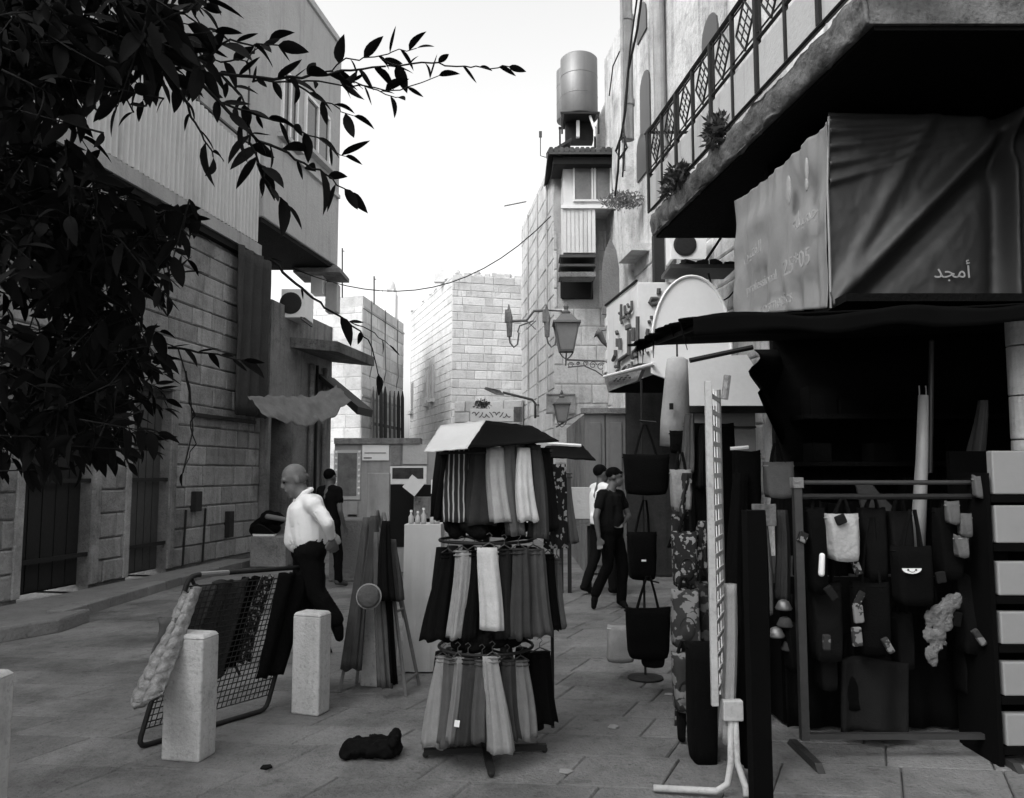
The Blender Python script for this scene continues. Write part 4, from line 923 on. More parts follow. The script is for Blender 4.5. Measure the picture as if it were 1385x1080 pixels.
for z in tiers:
    if z == tiers[0]: z -= .11
    m = MB(); m.tube([(base.x+.27*math.cos(2*PI*k/32), Ys+.27*math.sin(2*PI*k/32), z+.05) for k in range(32)], .009, 6, closed=True)
    for k in range(4): a = k*PI/2+.5; m.tube([(base.x, Ys, z+.03), (base.x+.27*math.cos(a), Ys+.27*math.sin(a), z+.05)], .007, 5)
    m.build('ring', IRON, ST)
G1 = 'garments on the top tier of the carousel'; G2 = 'garments on the middle tier of the carousel'; G3 = 'garments on the lowest tier of the carousel'
FLOR = None
def floral(name='floral_print', base=.015, dots=.3, sc_=26, thr=.32):
    if name in MATS: return MATS[name]
    m = M(name, base, var=.2, scale=14, bump=.1, rough=.95); t = m.node_tree; N = t.nodes; K = t.links
    vo = N.new('ShaderNodeTexVoronoi'); vo.inputs['Scale'].default_value = sc_; g_ = N.new('ShaderNodeNewGeometry'); nn_ = N.new('ShaderNodeTexNoise'); nn_.inputs['Scale'].default_value = sc_*1.3; va = N.new('ShaderNodeVectorMath'); va.operation = 'MULTIPLY_ADD'; va.inputs[1].default_value = (1.6/sc_,)*3; K.new(nn_.outputs['Color'], va.inputs[0]); K.new(g_.outputs['Position'], va.inputs[2]); K.new(g_.outputs['Position'], nn_.inputs['Vector']); K.new(va.outputs[0], vo.inputs['Vector'])
    cr = N.new('ShaderNodeValToRGB'); cr.color_ramp.interpolation = 'LINEAR'; e = cr.color_ramp.elements; e[0].position = thr; e[0].color = (dots,)*3+(1,); e[1].position = thr+.06; e[1].color = (base,)*3+(1,)
    K.new(vo.outputs['Distance'], cr.inputs[0]); K.new(cr.outputs[0], N['Principled BSDF'].inputs['Base Color']); return m
def stripes(name='striped_cloth', a=.03, b=.4):
    if name in MATS: return MATS[name]
    m = M(name, a, bump=.1); t = m.node_tree; N = t.nodes; K = t.links; g_ = N.new('ShaderNodeNewGeometry'); wv = N.new('ShaderNodeTexWave'); wv.bands_direction = 'X'; wv.inputs['Scale'].default_value = 11; wv.inputs['Distortion'].default_value = 2.5; wv.inputs['Detail Scale'].default_value = .6
    K.new(g_.outputs['Position'], wv.inputs['Vector']); cr = N.new('ShaderNodeValToRGB'); e = cr.color_ramp.elements; e[0].position = .8; e[0].color = (a,)*3+(1,); e[1].position = .9; e[1].color = (b,)*3+(1,)
    K.new(wv.outputs['Fac'], cr.inputs[0]); K.new(cr.outputs[0], N['Principled BSDF'].inputs['Base Color']); return m
px = lambda w: w*sc
W1 = [  # name,label,cat,value,(top),(bottom),width top,width bottom (px),Y offset
 ('hanging_skirt','black garment at the left of the top tier, partly under the pale flap',.012,(606,604),(603,702),16,22,-.02,None,6),
 ('striped_scarf','dark scarf with thin light stripes on the top tier of the carousel',.05,(622,602),(619,706),22,34,-.16,'st',8),
 ('hanging_skirt','dark charcoal knit garment left of the pale ones on the top tier',.045,(650,600),(649,708),26,36,-.2,None,6),
 ('hanging_shawl','pale grey folded shawl with a double hem on the top tier',.34,(671,605),(677,706),19,24,-.27,None,4),
 ('hanging_shawl','mid grey narrow shawl hanging lowest beside the white one on the top tier',.13,(690,600),(696,724),16,20,-.24,None,4),
 ('hanging_shawl','bright white shawl on the top tier of the carousel',.52,(707,606),(714,706),14,24,-.27,None,3),
 ('hanging_skirt','dark grey long shawl right of the white one on the top tier',.07,(722,602),(729,728),14,22,-.2,None,5),
 ('hanging_skirt','black narrow garment between the white shawl and the floral one',.018,(736,606),(740,716),16,20,-.1,None,5),
 ('floral_dress','black dress with white flower print at the right of the top tier',.02,(753,628),(754,740),18,28,.02,'fl',4),
 ('hanging_skirt','mid grey garment just behind the floral dress',.12,(766,640),(769,734),12,16,.14,None,4)]
W2 = [
 ('hanging_skirt','flared black skirt at the far left of the middle tier',.01,(606,748),(592,866),16,38,-.02,None,7),
 ('hanging_skirt','light grey narrow skirt on the left of the middle tier',.28,(625,745),(620,862),18,21,-.2,None,4),
 ('hanging_skirt','black skirt just left of the white one on the middle tier',.01,(641,745),(638,864),18,26,-.2,None,5),
 ('hanging_shawl','bright white folded shawl with a seam line on the middle tier',.5,(662,741),(664,852),22,27,-.3,None,3),
 ('hanging_skirt','charcoal skirt just right of the white shawl on the middle tier',.035,(682,743),(685,862),16,22,-.26,None,5),
 ('hanging_skirt','dark grey pleated skirt in the centre right of the middle tier',.06,(701,742),(706,862),18,26,-.27,None,7),
 ('hanging_skirt','wide flared grey skirt on the right of the middle tier',.09,(721,743),(729,860),22,38,-.2,None,8),
 ('hanging_skirt','black skirt behind the wide grey one on the middle tier',.012,(741,750),(745,852),14,22,0,None,5),
 ('hanging_skirt','narrow grey skirt at the far right of the middle tier',.14,(753,756),(757,850),8,14,.1,None,4)]
W3 = [
 ('hanging_skirt','light grey flared skirt at the left of the lowest tier',.26,(599,888),(590,1010),16,32,-.05,None,6),
 ('hanging_skirt','mid grey skirt second from the left on the lowest tier',.13,(610,890),(607,1006),14,26,-.15,None,6),
 ('hanging_skirt','pale narrow skirt edge third from the left on the lowest tier',.2,(619,889),(616,1002),10,14,-.24,None,4),
 ('hanging_skirt','dark pleated skirt carrying a small white tag on the lowest tier',.055,(633,890),(630,1004),22,32,-.24,None,9),
 ('hanging_skirt','mid dark skirt in the centre of the lowest tier',.1,(652,892),(651,1003),20,22,-.25,None,6),
 ('hanging_skirt','light grey longest skirt in the centre of the lowest tier',.27,(666,888),(675,1018),16,28,-.28,None,5),
 ('hanging_skirt','dark grey skirt right of the longest light one on the lowest tier',.06,(686,892),(691,1000),16,22,-.2,None,6),
 ('hanging_skirt','mid grey skirt with straight hem on the right of the lowest tier',.16,(704,893),(708,996),18,26,-.16,None,7),
 ('hanging_skirt','wide black skirt at the far right of the lowest tier',.009,(730,882),(734,978),24,34,.02,None,6)]
sd_ = 1
for rows, grp in ((W1, G1), (W2, G2), (W3, G3)):
    for (nm, lab, v, tt, bb_, wt, wb, dy, mk, fo) in rows:
        Y = Ys+dy; mt = stripes() if mk == 'st' else floral() if mk == 'fl' else CL(v); sd_ += 1
        o = garment(nm, lab, 'garment', v, tt, bb_, wt*1.22/F*Y, wb*1.2/F*Y, depth=.04, folds=fo, amp=.0095, Y=Y, group=grp, mat=mt, seed=sd_, hanger=(grp != G1), axis=(1, .25*(tt[0]-662)/80*2, 0))
        if 'skirt' in nm:
            T_ = P(tt[0], tt[1], Y); m = MB(); w_ = wt*1.22/F*Y; ax_ = Vector((1, .25*(tt[0]-662)/80*2, 0)).normalized(); nn = Vector((-ax_.y, ax_.x, 0))
            for z_ in (-.004, -.026): m.tube([T_+ax_*(w_*.51*math.cos(q_))+nn*(.031*math.sin(q_))+Vector((0, 0, z_)) for q_ in [2*PI*i/20 for i in range(20)]], .0045, 5, closed=True)
            m.build('waistband', CL(v*.7), o, kind='stuff')
        if 'white tag' in lab:
            m = MB(); p_ = P(618, 979, Y-.075); m.box(p_, (.028, .004, .034), 0, Matrix.Rotation(.15, 3, 'Y')); m.build('price_tag', M('tag_white', .85, bump=0), o)
for ti, (z, grp, nm2) in enumerate(zip(tiers, (G1, G2, G3), ('top', 'middle', 'lowest'))):
    for k in range(7):
        a = .25+k*(PI-.5)/6; x, y = base.x+.27*math.cos(a), Ys+.27*math.sin(a); ln = .43
        t = thing('hanging_skirt', 'dark garment on the far side of the %s tier of the carousel' % nm2, 'garment', (x, y, z-ln), grp); m = MB()
        m.lathe([(.075+.01*math.sin(k), -ln), (.06, -ln*.5), (.035, 0)], (x, y, z), 14); m.build('cloth', CL((.012, .03, .05)[k % 3]), t, smooth=True)
# shoes of the upper tier: black bundled band between tiers
m = MB(); r2 = random.Random(9)
for k in range(26): a = 2*PI*r2.random(); m.ball((base.x+.2*math.cos(a), Ys+.2*math.sin(a), tiers[1]+.09+.07*r2.random()), (.06, .05, .04), 8)
remeshed('bundled_scarves', m, .012, CL(.01), None, 3, .006); o = bpy.data.objects['bundled_scarves']; tag(o, 'black bundled scarves between the top and middle tier of the carousel', 'scarves')
# canopy flaps
def flap(name, label, pts, mt, th=.008):
    m = MB(); m.prism(pts, (0, 0, th)); return tag(m.build(name, mt), label, 'canopy')
fl = thing('carousel_canopy', 'pale and black folded sheet canopy over the carousel', 'canopy', P(662, 600, Ys))
def quad_sheet(a, b, c, d, mt, nm, par, sag=.02):
    m = MB(); m.sheet(lambda u, v: a.lerp(b, u).lerp(d.lerp(c, u), v)+Vector((0, 0, -sag*math.sin(PI*u)*math.sin(PI*v)+.006*noise.noise(Vector((u*7, v*7, 0))))), 14, 8); return m.build(nm, mt, par, smooth=True, solid=.006)
quad_sheet(P(573, 612, Ys-.35), P(632, 607, Ys-.42), P(657, 569, Ys), P(596, 576, Ys+.15), M('canopy_pale', .5, var=.08, bump=.05), 'pale_flap', fl)
quad_sheet(P(632, 607, Ys-.415), P(756, 597, Ys-.3), P(720, 577, Ys+.15), P(657, 569.5, Ys), BLK_, 'black_flap', fl)
# second flap to the right on its own pole
f2 = thing('small_black_parasol', 'small flat black parasol flap right of the carousel canopy', 'parasol', P(770, 620, 5.3))
quad_sheet(P(728, 618, 5.1), P(806, 623, 5.1), P(785, 600, 5.6), P(738, 604, 5.6), BLK_, 'flap', f2)
m = MB(); m.tube([P(746, 608, 5.3), Vector((P(746, 612, 5.3).x, 5.3, 0))], .012, 6); m.build('pole', IRON, f2)
m = MB(); m.tube([P(740, 600, 5.5), P(786, 603, 5.5)], .012, 6); m.build('rim', WHT, f2)

# black bag on ground
m = MB(); c = G(500, 1032); c.y += .12; r2 = random.Random(5)
for (dx, dz, rx, rz_) in ((-.1, .045, .08, .05), (0, .05, .12, .055), (.08, .045, .09, .055), (.12, .09, .035, .05), (-.14, .025, .05, .03)):
    m.ball((c.x+dx, c.y, dz), (rx, .12, rz_), 12)
bgo = remeshed('crumpled_bag', m, .009, M('matt_black', .004, bump=.1, rough=.86), None, 2, .016, 16); tag(bgo, 'crumpled black bag lying on the paving before the carousel', 'bag')
# ------------------------------------------------------------------ bollards
BOL = M('bollard_stone', .5, var=.16, scale=7, bump=.16, bscale=55, rnd=.03, spots=.2, streak=.25, grime=.45)
def bollard(bl_, br_, bd, tl_, label, h, w=None, round_=False):
    a = G(*bl_); b = G(*br_); e = (b-a).normalized(); n = Vector((-e.y, e.x, 0)); w = (b-a).length
    m = MB(); z = h; i = .01
    lo = [a, b, b+n*bd, a+n*bd]; m.hexa([Vector((q.x, q.y, zz)) for zz in (0, z-.02) for q in lo])
    ce = sum(lo, Vector())/4; ba = len(m.v)
    m.v += [Vector((q.x, q.y, z-.019)) for q in lo]+[Vector((ce.x, ce.y, z+.012)).lerp(Vector((q.x, q.y, z)), .88) for q in lo]
    m.f += [(ba+4, ba+5, ba+6, ba+7)]+[(ba+k, ba+(k+1)%4, ba+4+(k+1)%4, ba+4+k) for k in range(4)]
    return tag(m.build('stone_bollard', BOL, bevel=.012), label, 'bollard', 'square stone bollards')
bollard((217, 1029), (269, 1033), .17, None, 'square stone bollard in front of the leaning mesh rack', .69)
bollard((393, 966), (430, 970), .15, None, 'square stone bollard behind the striding man, right of the mesh rack', .665)
bollard((-160, 1180), (-38, 1180), .22, None, 'square stone bollard cut off at the left edge of the picture', .75)
bollard((487, 929), (528, 931), .16, None, 'square stone bollard half hidden behind the folding easels', .70)
# ------------------------------------------------------------------ leaning mesh rack
mr = thing('mesh_rack', 'black framed wire mesh rack leaning over, hung with scarves', 'rack', G(290, 985))
BLr, BRr = G(186, 1015), G(360, 963); TLr = P(256, 782, 5.1); TRr = P(412, 770, 6.0)
fr = MB()
def R4(u, v): return BLr.lerp(BRr, u).lerp(TLr.lerp(TRr, u), v)+Vector((0, 0, .015))
path = []
co = [(0, 0), (1, 0), (1, 1), (0, 1)]
for i in range(4):
    p0 = co[i-1]; p1 = co[i]; p2 = co[(i+1) % 4]; r_ = .06
    A_ = (p1[0]+(p0[0]-p1[0])*r_, p1[1]+(p0[1]-p1[1])*r_); C_ = (p1[0]+(p2[0]-p1[0])*r_, p1[1]+(p2[1]-p1[1])*r_)
    for t in (0, .33, .66, 1):
        b_ = [(1-t)**2*A_[k]+2*t*(1-t)*p1[k]+t*t*C_[k] for k in (0, 1)]; path.append(R4(*b_))
fr.tube(path, .016, 8, closed=True); fr.build('frame', IRON, mr, smooth=True)
m = MB(); m.tube([R4(.08, 1.0), R4(.3, 1.0)], .0175, 8); m.build('worn_band', GALV, mr)
wm = MB(); 
for k in range(1, 26): wm.tube([R4(k/26, .1), R4(k/26+.0, .93)], .0032, 4)
for k in range(24): wm.tube([R4(0.01, .1+.83*k/23), R4(.99, .1+.83*k/23)], .0038, 4)
wm.build('wire_mesh', IRON, mr)
bk = MB(); bk.tube([R4(.03, .97), G(300, 930)+Vector((0, .4, 0))], .012, 6); bk.tube([R4(.97, .97), G(430, 900)+Vector((0, .5, 0))], .012, 6); bk.build('prop_leg', IRON, mr)
def hang(u0, u1, v0, v1, label, mt, off=.03, nm='hanging_scarf', th=.012, wav=5, both=True):
    nn = (BRr-BLr).cross(TLr-BLr).normalized(); nn = nn if nn.y < 0 else -nn; m = MB(); sd2 = random.Random(int(u0*100)).random()*6
    m.sheet(lambda s, t: R4(u0+(u1-u0)*s+.02*math.sin(t*3+sd2), v1+(v0-v1)*t+.02*noise.noise(Vector((s*4, sd2, 0))))+nn*(off+.022*math.sin(s*wav*2+sd2+t)+.01*noise.noise(Vector((s*6, t*6, sd2)))), 22, 22)
    return tag(m.build(nm, mt, smooth=True, solid=th), label, 'scarf', 'scarves on the leaning mesh rack')
NETM = floral('netted_print', .03, .012, 60, .3)
KN = M('chunky_knit', .28, var=.6, scale=34, bump=1, bscale=60)
hang(.04, .3, .38, .93, 'dark netted scarf on the left of the leaning mesh rack', CL(.075), -.03)
hang(.26, .52, .3, .95, 'very dark checked scarf in the middle of the leaning mesh rack', CL(.05), -.035)
hang(.48, .62, .34, .95, 'plain black scarf right of the middle of the leaning mesh rack', CL(.007), -.04)
hang(.64, .74, .36, .95, 'narrow grey spotted scarf on the right of the leaning mesh rack', floral('spotted_scarf', .02, .25, 30, .35), -.03)
hang(.74, .99, .25, .97, 'thick black shawl at the right end of the leaning mesh rack', CL(.006), .06, th=.03)
m = MB()
def knit(u, v):
    x = 262-58*v+(-26+40*u)*(.55+.5*v); y = 800+148*v+6*math.sin(u*5); c = P(x, y, 4.85-.35*v)
    return c+Vector((.0, -.05*math.sin(PI*u)+.018*math.sin(u*13+v*2)+.006*math.sin(v*60), .01*noise.noise(Vector((u*4, v*9, 0)))))
m.sheet(knit, 30, 70)
ko = m.build('knitted_blanket', KN, smooth=True, solid=.03)
tag(ko, 'pale chunky knitted blanket draped over the left end of the mesh rack', 'blanket')
m = MB(); m.sheet(lambda u, v: P(212+40*v*(1-u)-15+14*u, 946-110*v, 4.7)+Vector((.02*math.sin(v*9), .03*math.sin(u*7), 0)), 6, 14)
tag(m.build('grey_cloth', CL(.12), smooth=True, solid=.02), 'dull grey cloth behind the knitted blanket on the mesh rack', 'cloth')
# lamps with writing? easels
WOOD = M('worn_wood', .17, var=.3, scale=10, bump=.2, streak=.3)
def easel(label, feet, apex, Y, rungs, grp='folding display easels'):
    A_ = P(apex[0], apex[1], Y); t = thing('folding_easel', label, 'easel', Vector((A_.x, A_.y, 0)), grp)
    for f_ in feet: m = MB(); m.tube([A_, G(*f_)], .014, 6); m.build('leg', WOOD, t)
    m = MB()
    for (i, j, s) in rungs: m.tube([A_.lerp(G(*feet[i]), s), A_.lerp(G(*feet[j]), s)], .01, 6)
    m.build('rung', WOOD, t); return t
easel('left folding easel standing wide in front of the hidden bollard', [(459, 936), (482, 925), (555, 870)], (510, 690), 6.2, [(0, 1, .87), (0, 1, .5)])
easel('right folding easel leaning towards the white covered cabinet', [(549, 942), (567, 927), (500, 880)], (519, 694), 6.1, [(0, 1, .93), (0, 1, .55)])
for (tt, bb_, wt, wb, v, lab, Y) in (((494, 700), (476, 905), 10, 26, .09, 'grey scarf spread between the left easel legs', 6.1), ((505, 698), (499, 800), 10, 24, .07, 'dark streaky scarf hung from the easel top', 6.0), ((512, 720), (520, 930), 8, 18, .12, 'long grey scarf hanging down to the ground on the easel', 5.95),
                     ((522, 712), (531, 925), 8, 14, .008, 'long black scarf hanging on the right easel', 5.97), ((531, 730), (534, 812), 14, 18, .1, 'short grey handbag like pouch hanging on the right easel', 6.0), ((524, 705), (522, 812), 10, 22, .015, 'black bundle of scarves at the easel top', 5.92)):
    garment('hanging_scarf', lab, 'scarf', v, tt, bb_, wt/F*Y, wb/F*Y, depth=.03, folds=5, amp=.01, Y=Y, group='scarves on the folding easels', hanger=False, seed=int(tt[0]))
hat = thing('round_hat', 'small round brimmed hat hung low on the easels', 'hat', P(499, 822, 5.8))
Rh = Matrix.Rotation(math.radians(80), 3, 'X'); m = MB(); m.lathe([(.086, -.002), (.09, .006), (.06, .012), (.055, .018)], P(499, 807, 5.8), 28, Rh); m.build('brim', M('hat_straw', .24, var=.2, scale=20, bump=.3), hat)
m = MB(); m.lathe([(.08, .019), (.078, .03), (.06, .04), (.02, .045)], P(499, 807, 5.8), 24, Rh); m.build('crown', M('hat_dark', .08, var=.2, scale=20, bump=.3), hat, smooth=True)
# white covered cabinet with bottles
cbn = thing('covered_cabinet', 'tall cabinet wrapped in a white sheet with bottles on top', 'cabinet', G(572, 912))
a_, b_ = G(549, 911), G(590, 913); Yc = a_.y; zt_ = P(570, 712, Yc).z; xx0, xx1 = P(547, 0+712, Yc).x, P(597, 712, Yc).x
m = MB(); n = 56; 
for j in range(15):
    s = j/14
    for i in range(n):
        a = i/n*4; k = int(a); f_ = a-k; c4 = [(xx0, Yc), (xx1, Yc), (xx1, Yc+.32), (xx0, Yc+.32)]; p0, p1 = c4[k], c4[(k+1) % 4]
        x, y = p0[0]+(p1[0]-p0[0])*f_, p0[1]+(p1[1]-p0[1])*f_; q_ = .012*noise.noise(Vector((x*6, y*6, s*4)))+.008*math.sin(i*1.3+s*2)*s
        m.v.append(Vector((x+(x-(xx0+xx1)/2)*q_*4-(s-.0)*.0, y-q_, zt_*(1-s)+.012)))
for j in range(14):
    for i in range(n): m.f.append((j*n+i, j*n+(i+1) % n, (j+1)*n+(i+1) % n, (j+1)*n+i))
m.f.append(tuple(range(n))); m.build('white_sheet', M('sheet_white', .48, var=.06, scale=3, bump=.08), cbn, smooth=False)
for i, (pxx, h) in enumerate(((556, .1), (565, .09), (573, .12), (585, .09), (591, .11))):
    p_ = P(pxx, 712, Yc+.1); p_.z = zt_+.016; t = thing('glass_bottle', '%s small pale bottle on the white cabinet, counted from the left' % ('first', 'second', 'third', 'fourth', 'fifth')[i], 'bottle', p_, 'bottles on the white cabinet')
    m = MB(); m.lathe([(.02, 0), (.023, .01), (.023, h*.55), (.009, h*.75), (.009, h*.9)], p_, 12); m.build('flask', M('bottle_glass', .35, bump=0, rough=.2), t, smooth=True)
    m = MB(); m.lathe([(.011, 0), (.011, .018)], p_+Vector((0,0,h*.9+.002)), 10); m.build('cap', WHT, t)
# ------------------------------------------------------------------ notice wall of the middle distance
nw = thing('kiosk_front', 'grey kiosk front with pasted posters behind the easels', 'kiosk', P(520, 775, 13.2))
YK = 13.2; KM = M('kiosk_paint', .3, var=.2, scale=2, bump=.1, streak=.3)
kx = lambda p_: P(p_, 640, YK).x; kz = lambda p_: P(500, p_, YK).z
m = MB(); m.bb((kx(452), YK, .02), (kx(600), YK+.2, kz(601))); m.build('front', KM, nw)
m = MB(); m.bb((kx(452), YK-.06, kz(601)+.003), (kx(568), YK+.3, kz(593))); m.build('beam', GREYW, nw)
def board(x0_, y0_, x1_, y1_, mt, nm='poster', d=.03): m = MB(); m.bb((kx(x0_), YK-d, kz(y1_)), (kx(x1_), YK-.003, kz(y0_))); return m.build(nm, mt, nw)
fr_ = board(452, 609, 488, 676, PLAST2, 'framed_poster'); m = MB(); m.bb((kx(457), YK-.036, kz(671)), (kx(483), YK-.0315, kz(613))); m.build('print', M('poster_print', .13, var=.5, scale=9, bump=0), fr_)
for k in range(8):
    for xx in (455, 486): m = MB(); m.ball((kx(xx), YK-.035, kz(612+8*k)), (.02, .008, .02), 8); m.build('bulb', WHT, fr_)
board(452, 678, 485, 735, KM, 'lower_panel')
fr2 = board(472, 696, 484, 733, PLAST2, 'small_poster'); m = MB()
for k in range(4): m.bb((kx(474), YK-.036, kz(703+9*k)), (kx(482), YK-.0315, kz(698+9*k)))
m.build('print', INK, fr2)
wb_ = board(490, 602, 526, 623, WHT, 'white_sign'); m = MB(); m.bb((kx(492), YK-.036, kz(620.5)), (kx(503), YK-.032, kz(619))); m.bb((kx(493), YK-.036, kz(613.5)), (kx(522), YK-.032, kz(612.5))); m.build('lettering', INK, wb_)
board(529, 601, 543, 630, GREYW, 'panel'); board(545, 601, 578, 628, PLAST2, 'panel')
bd = board(528, 631, 577, 655, WHT, 'photo_board'); m = MB(); m.bb((kx(531), YK-.036, kz(648)), (kx(573), YK-.032, kz(633))); m.build('print', M('photo_print', .05, var=.9, scale=8, bump=0), bd)
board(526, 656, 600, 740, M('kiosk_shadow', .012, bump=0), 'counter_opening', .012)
b_ = board(563, 672, 588, 700, GREYW, 'chair_back', .3)
m = MB(); m.box(P(559, 657, 12.7), (.24, .02, .24), 0, Matrix.Rotation(math.radians(38), 3, 'Y')); tag(m.build('tilted_card', WHT), 'white card hanging tilted in front of the kiosk photo board', 'card')
pc = thing('price_card', 'white card with dark print beside the carousel, left of its scarves', 'card', P(591, 668, 9)); m = MB(); m.bb(P(583, 668, 9), P(598, 649, 9)+Vector((0, .01, 0))); m.build('sheet', WHT, pc)
m = MB()
for yy_ in (653, 657, 663): m.bb(P(585, yy_+2, 8.99), P(596, yy_, 8.99)+Vector((0, .004, 0)))
m.build('lettering', INK, pc)
m = MB(); m.tube([P(584, 668, 9.02), Vector((P(584, 668, 9.02).x, 9.02, 0))], .012, 6); m.build('stake', IRON, pc)
# sidewall + low block
m = MB(); a_ = P(452, 780, 13.0); m.bb((P(446, 700, 12.2).x, 12.2, .0), (P(497, 700, 12.2).x, 12.9, P(470, 700+3, 12.2).z)); tag(m.build('low_block', M('low_stone', .2, var=.25, scale=3, bump=.4, spots=.3), bevel=.02), 'low rough stone block behind the walking man', 'block')
gw = MB(); gw.bb((P(497, 640, 11).x, 11, .0), (P(527, 640, 11).x, 11.1, P(510, 640, 11).z)); tag(gw.build('grey_door_panel', KM, bevel=.01), 'grey upright door panel behind the folding easels', 'panel')
lr = thing('stall_table', 'pale low stall table behind the carousel on the right', 'table', P(780, 780, 11))
m = MB(); m.bb((P(755, 700, 11).x, 11, P(770, 702, 11).z), (P(800, 700, 11).x, 11.5, P(770, 660, 11).z)); m.build('table_cover', PLAST2, lr)
m = MB(); m.bb((P(752, 700, 11).x, 10.95, P(770, 711, 11).z), (P(838, 700, 11).x, 11.52, P(770, 703, 11).z)); m.build('top', GREYW, lr)
for pxx in (757, 768, 795, 832): m = MB(); m.bb((P(pxx, 700, 11).x, 11.05, .0), (P(pxx+5, 700, 11).x, 11.12, P(770, 712, 11).z)); m.build('leg', IRON, lr)

# ------------------------------------------------------------------ bench with shoes by the doorway
bc = thing('display_box', 'grey display box outside the dark doorway on the left', 'box', onL(14.4, .1, .5))
a_, b_ = P(337, 772, 13.6), P(387, 726, 13.6); m = MB(); m.bb((a_.x, 13.6, .05), (b_.x, 14.4, b_.z)); m.build('box_body', GREYW, bc, bevel=.02)
sh_ = thing('canvas_shoe', 'black canvas shoe with white sole on the grey display box', 'shoe', P(360, 726, 13.65))
p_ = P(358, 725.5, 13.68); p_.z = b_.z+.003; m = MB(); m.prism([p_+Vector(q_) for q_ in ((-.18, -.05, 0), (.17, -.05, 0), (.19, -.05, .03), (-.19, -.05, .035))], (0, .1, 0)); m.build('sole', WHT, sh_)
m = MB(); m.prism([p_+Vector(q_) for q_ in ((-.18, -.045, .038), (.18, -.045, .034), (.1, -.045, .09), (-.02, -.045, .17), (-.12, -.045, .2), (-.19, -.045, .12))], (0, .09, 0)); m.build('upper', CL(.01), sh_, bevel=.01)
# a dark heap, built after the people, stands in for the seated figure

# ------------------------------------------------------------------ bags on the right
def tote(label, x0_, x1_, y0_, y1_, Y, v, strap=None, grp='bags hanging at the right hand stall', nm='tote_bag', flare=.12, mt=None, th=.07, cat='bag', hook=None):
    a_ = P(x0_, y0_, Y); b_ = P(x1_, y1_, Y); w = b_.x-a_.x; t = thing(nm, label, cat, ((a_.x+b_.x)/2, Y, b_.z), grp); m = MB(); n, k = 28, 8; cx_ = (a_.x+b_.x)/2; rr = random.Random(int(x0_+y0_))
    for j in range(k+1):
        s = j/k; hw = w/2*(1-flare*s); d = th*(.35+.65*math.sin(min(1, s*1.3+.15)*PI/2)); z = a_.z+(b_.z-a_.z)*s
        if j == k: hw *= .93
        for i in range(n):
            a = 2*PI*i/n; ca_, sa = math.cos(a), math.sin(a); e_ = .35
            x = hw*math.copysign(abs(ca_)**e_, ca_); y = d*math.copysign(abs(sa)**.7, sa); q_ = .008*noise.noise(Vector((x*9+rr.random()*0, z*9, a)))
            zz = z-(.02*(x/hw)**2*-1 if j == 0 else 0)*.8-(.012*(1-(x/hw)**2) if j == k else 0)
            m.v.append(Vector((cx_+x+q_, Y+y+q_*2, zz)))
    for j in range(k):
        for i in range(n): m.f.append((j*n+i, j*n+(i+1) % n, (j+1)*n+(i+1) % n, (j+1)*n+i))
    m.f.append(tuple(range(n-1, -1, -1))); m.f.append(tuple(k*n+i for i in range(n)))
    m.build('bag_body', mt or CL(v), t, smooth=True)
    hw = w/2; m = MB(); m.tube([(cx_+hw*math.copysign(abs(math.cos(q_))**.35, math.cos(q_))*1.01, Y+th*.42*math.copysign(abs(math.sin(q_))**.7, math.sin(q_)), a_.z-.012+.0*q_) for q_ in [2*PI*i/28 for i in range(28)]], .005, 5, closed=True)
    m.build('hem', mt or CL(v*1.6+.004), t)
    if nm == 'backpack':
        pz = b_.z+(a_.z-b_.z)*.3; m = MB(); m.ball((cx_, Y-th*.75, pz), (w*.33, .03, (a_.z-b_.z)*.22), 14); m.build('front_pocket', mt or CL(v), t, smooth=True)
        m = MB(); m.tube([(cx_+w*.3*math.cos(q_), Y-th*1.02, pz+(a_.z-b_.z)*.24*math.sin(q_)) for q_ in [.3+i*.25 for i in range(11)]], .004, 5); m.build('zip', IRON, t)
    if strap:
        T = P(strap[0], strap[1], Y)
        for s_ in (-1, 1):
            m = MB(); dy = Vector((0, s_*.02, 0)); L0 = Vector((cx_-w*.25, Y, a_.z-.02))+dy; R0 = Vector((cx_+w*.25, Y, a_.z-.02))+dy
            m.tube([L0, L0.lerp(T, .55)+Vector((-.01,0,0)), T+Vector((-.012,0,0))+dy*.3, T+Vector((.012,0,0))+dy*.3, R0.lerp(T, .55)+Vector((.01,0,0)), R0], .008, 6); m.build('strap', CL(.012), t)
    return t
PRT = floral('patterned_canvas', .02, .2, 24, .36); PRT2 = floral('camouflage_canvas', .035, .17, 13, .44)
YR = 5.6
tote('wide black tote hanging highest of the black bags beside the man in the dark shirt', 842, 906, 617, 668, 6.2, .006, (872, 575))
tote('black tote with thin long straps hanging right of the man in the dark shirt', 848, 889, 722, 782, 6.4, .007, (872, 677))
m = MB(); p_ = P(870, 758, 6.3); m.box(p_+Vector((0, -.03, 0)), (.035, .004, .014)); 
bg_t = bpy.data.objects['tote_bag.001']; m.build('label_patch', WHT, bg_t)
tote('large black tote hanging lowest above the pavement left of the patterned backpacks', 845, 908, 824, 888, 6.0, .006, (877, 780))
tote('small black pouch under the large low tote', 866, 900, 884, 900, 6.0, .008, None, th=.05)
tote('pale paper bag standing behind the low black tote', 822, 856, 848, 893, 6.5, .25, None, grp='bags standing on the pavement', nm='paper_bag', flare=-.1)
m = MB(); c = G(873, 918); m.lathe([(.14, 0), (.14, .012), (.02, .03)], (c.x, c.y, 0), 20); m.tube([(c.x, c.y, 0), (c.x, c.y, 2.35)], .01, 8)
for z in (.75, 1.45, 2.0): m.tube([(c.x-.02, c.y, z+.02), (c.x+.1, c.y-.1, z)], .007, 5)
tag(m.build('bag_stand', IRON), 'thin black pole stand with round foot carrying the black totes', 'stand')
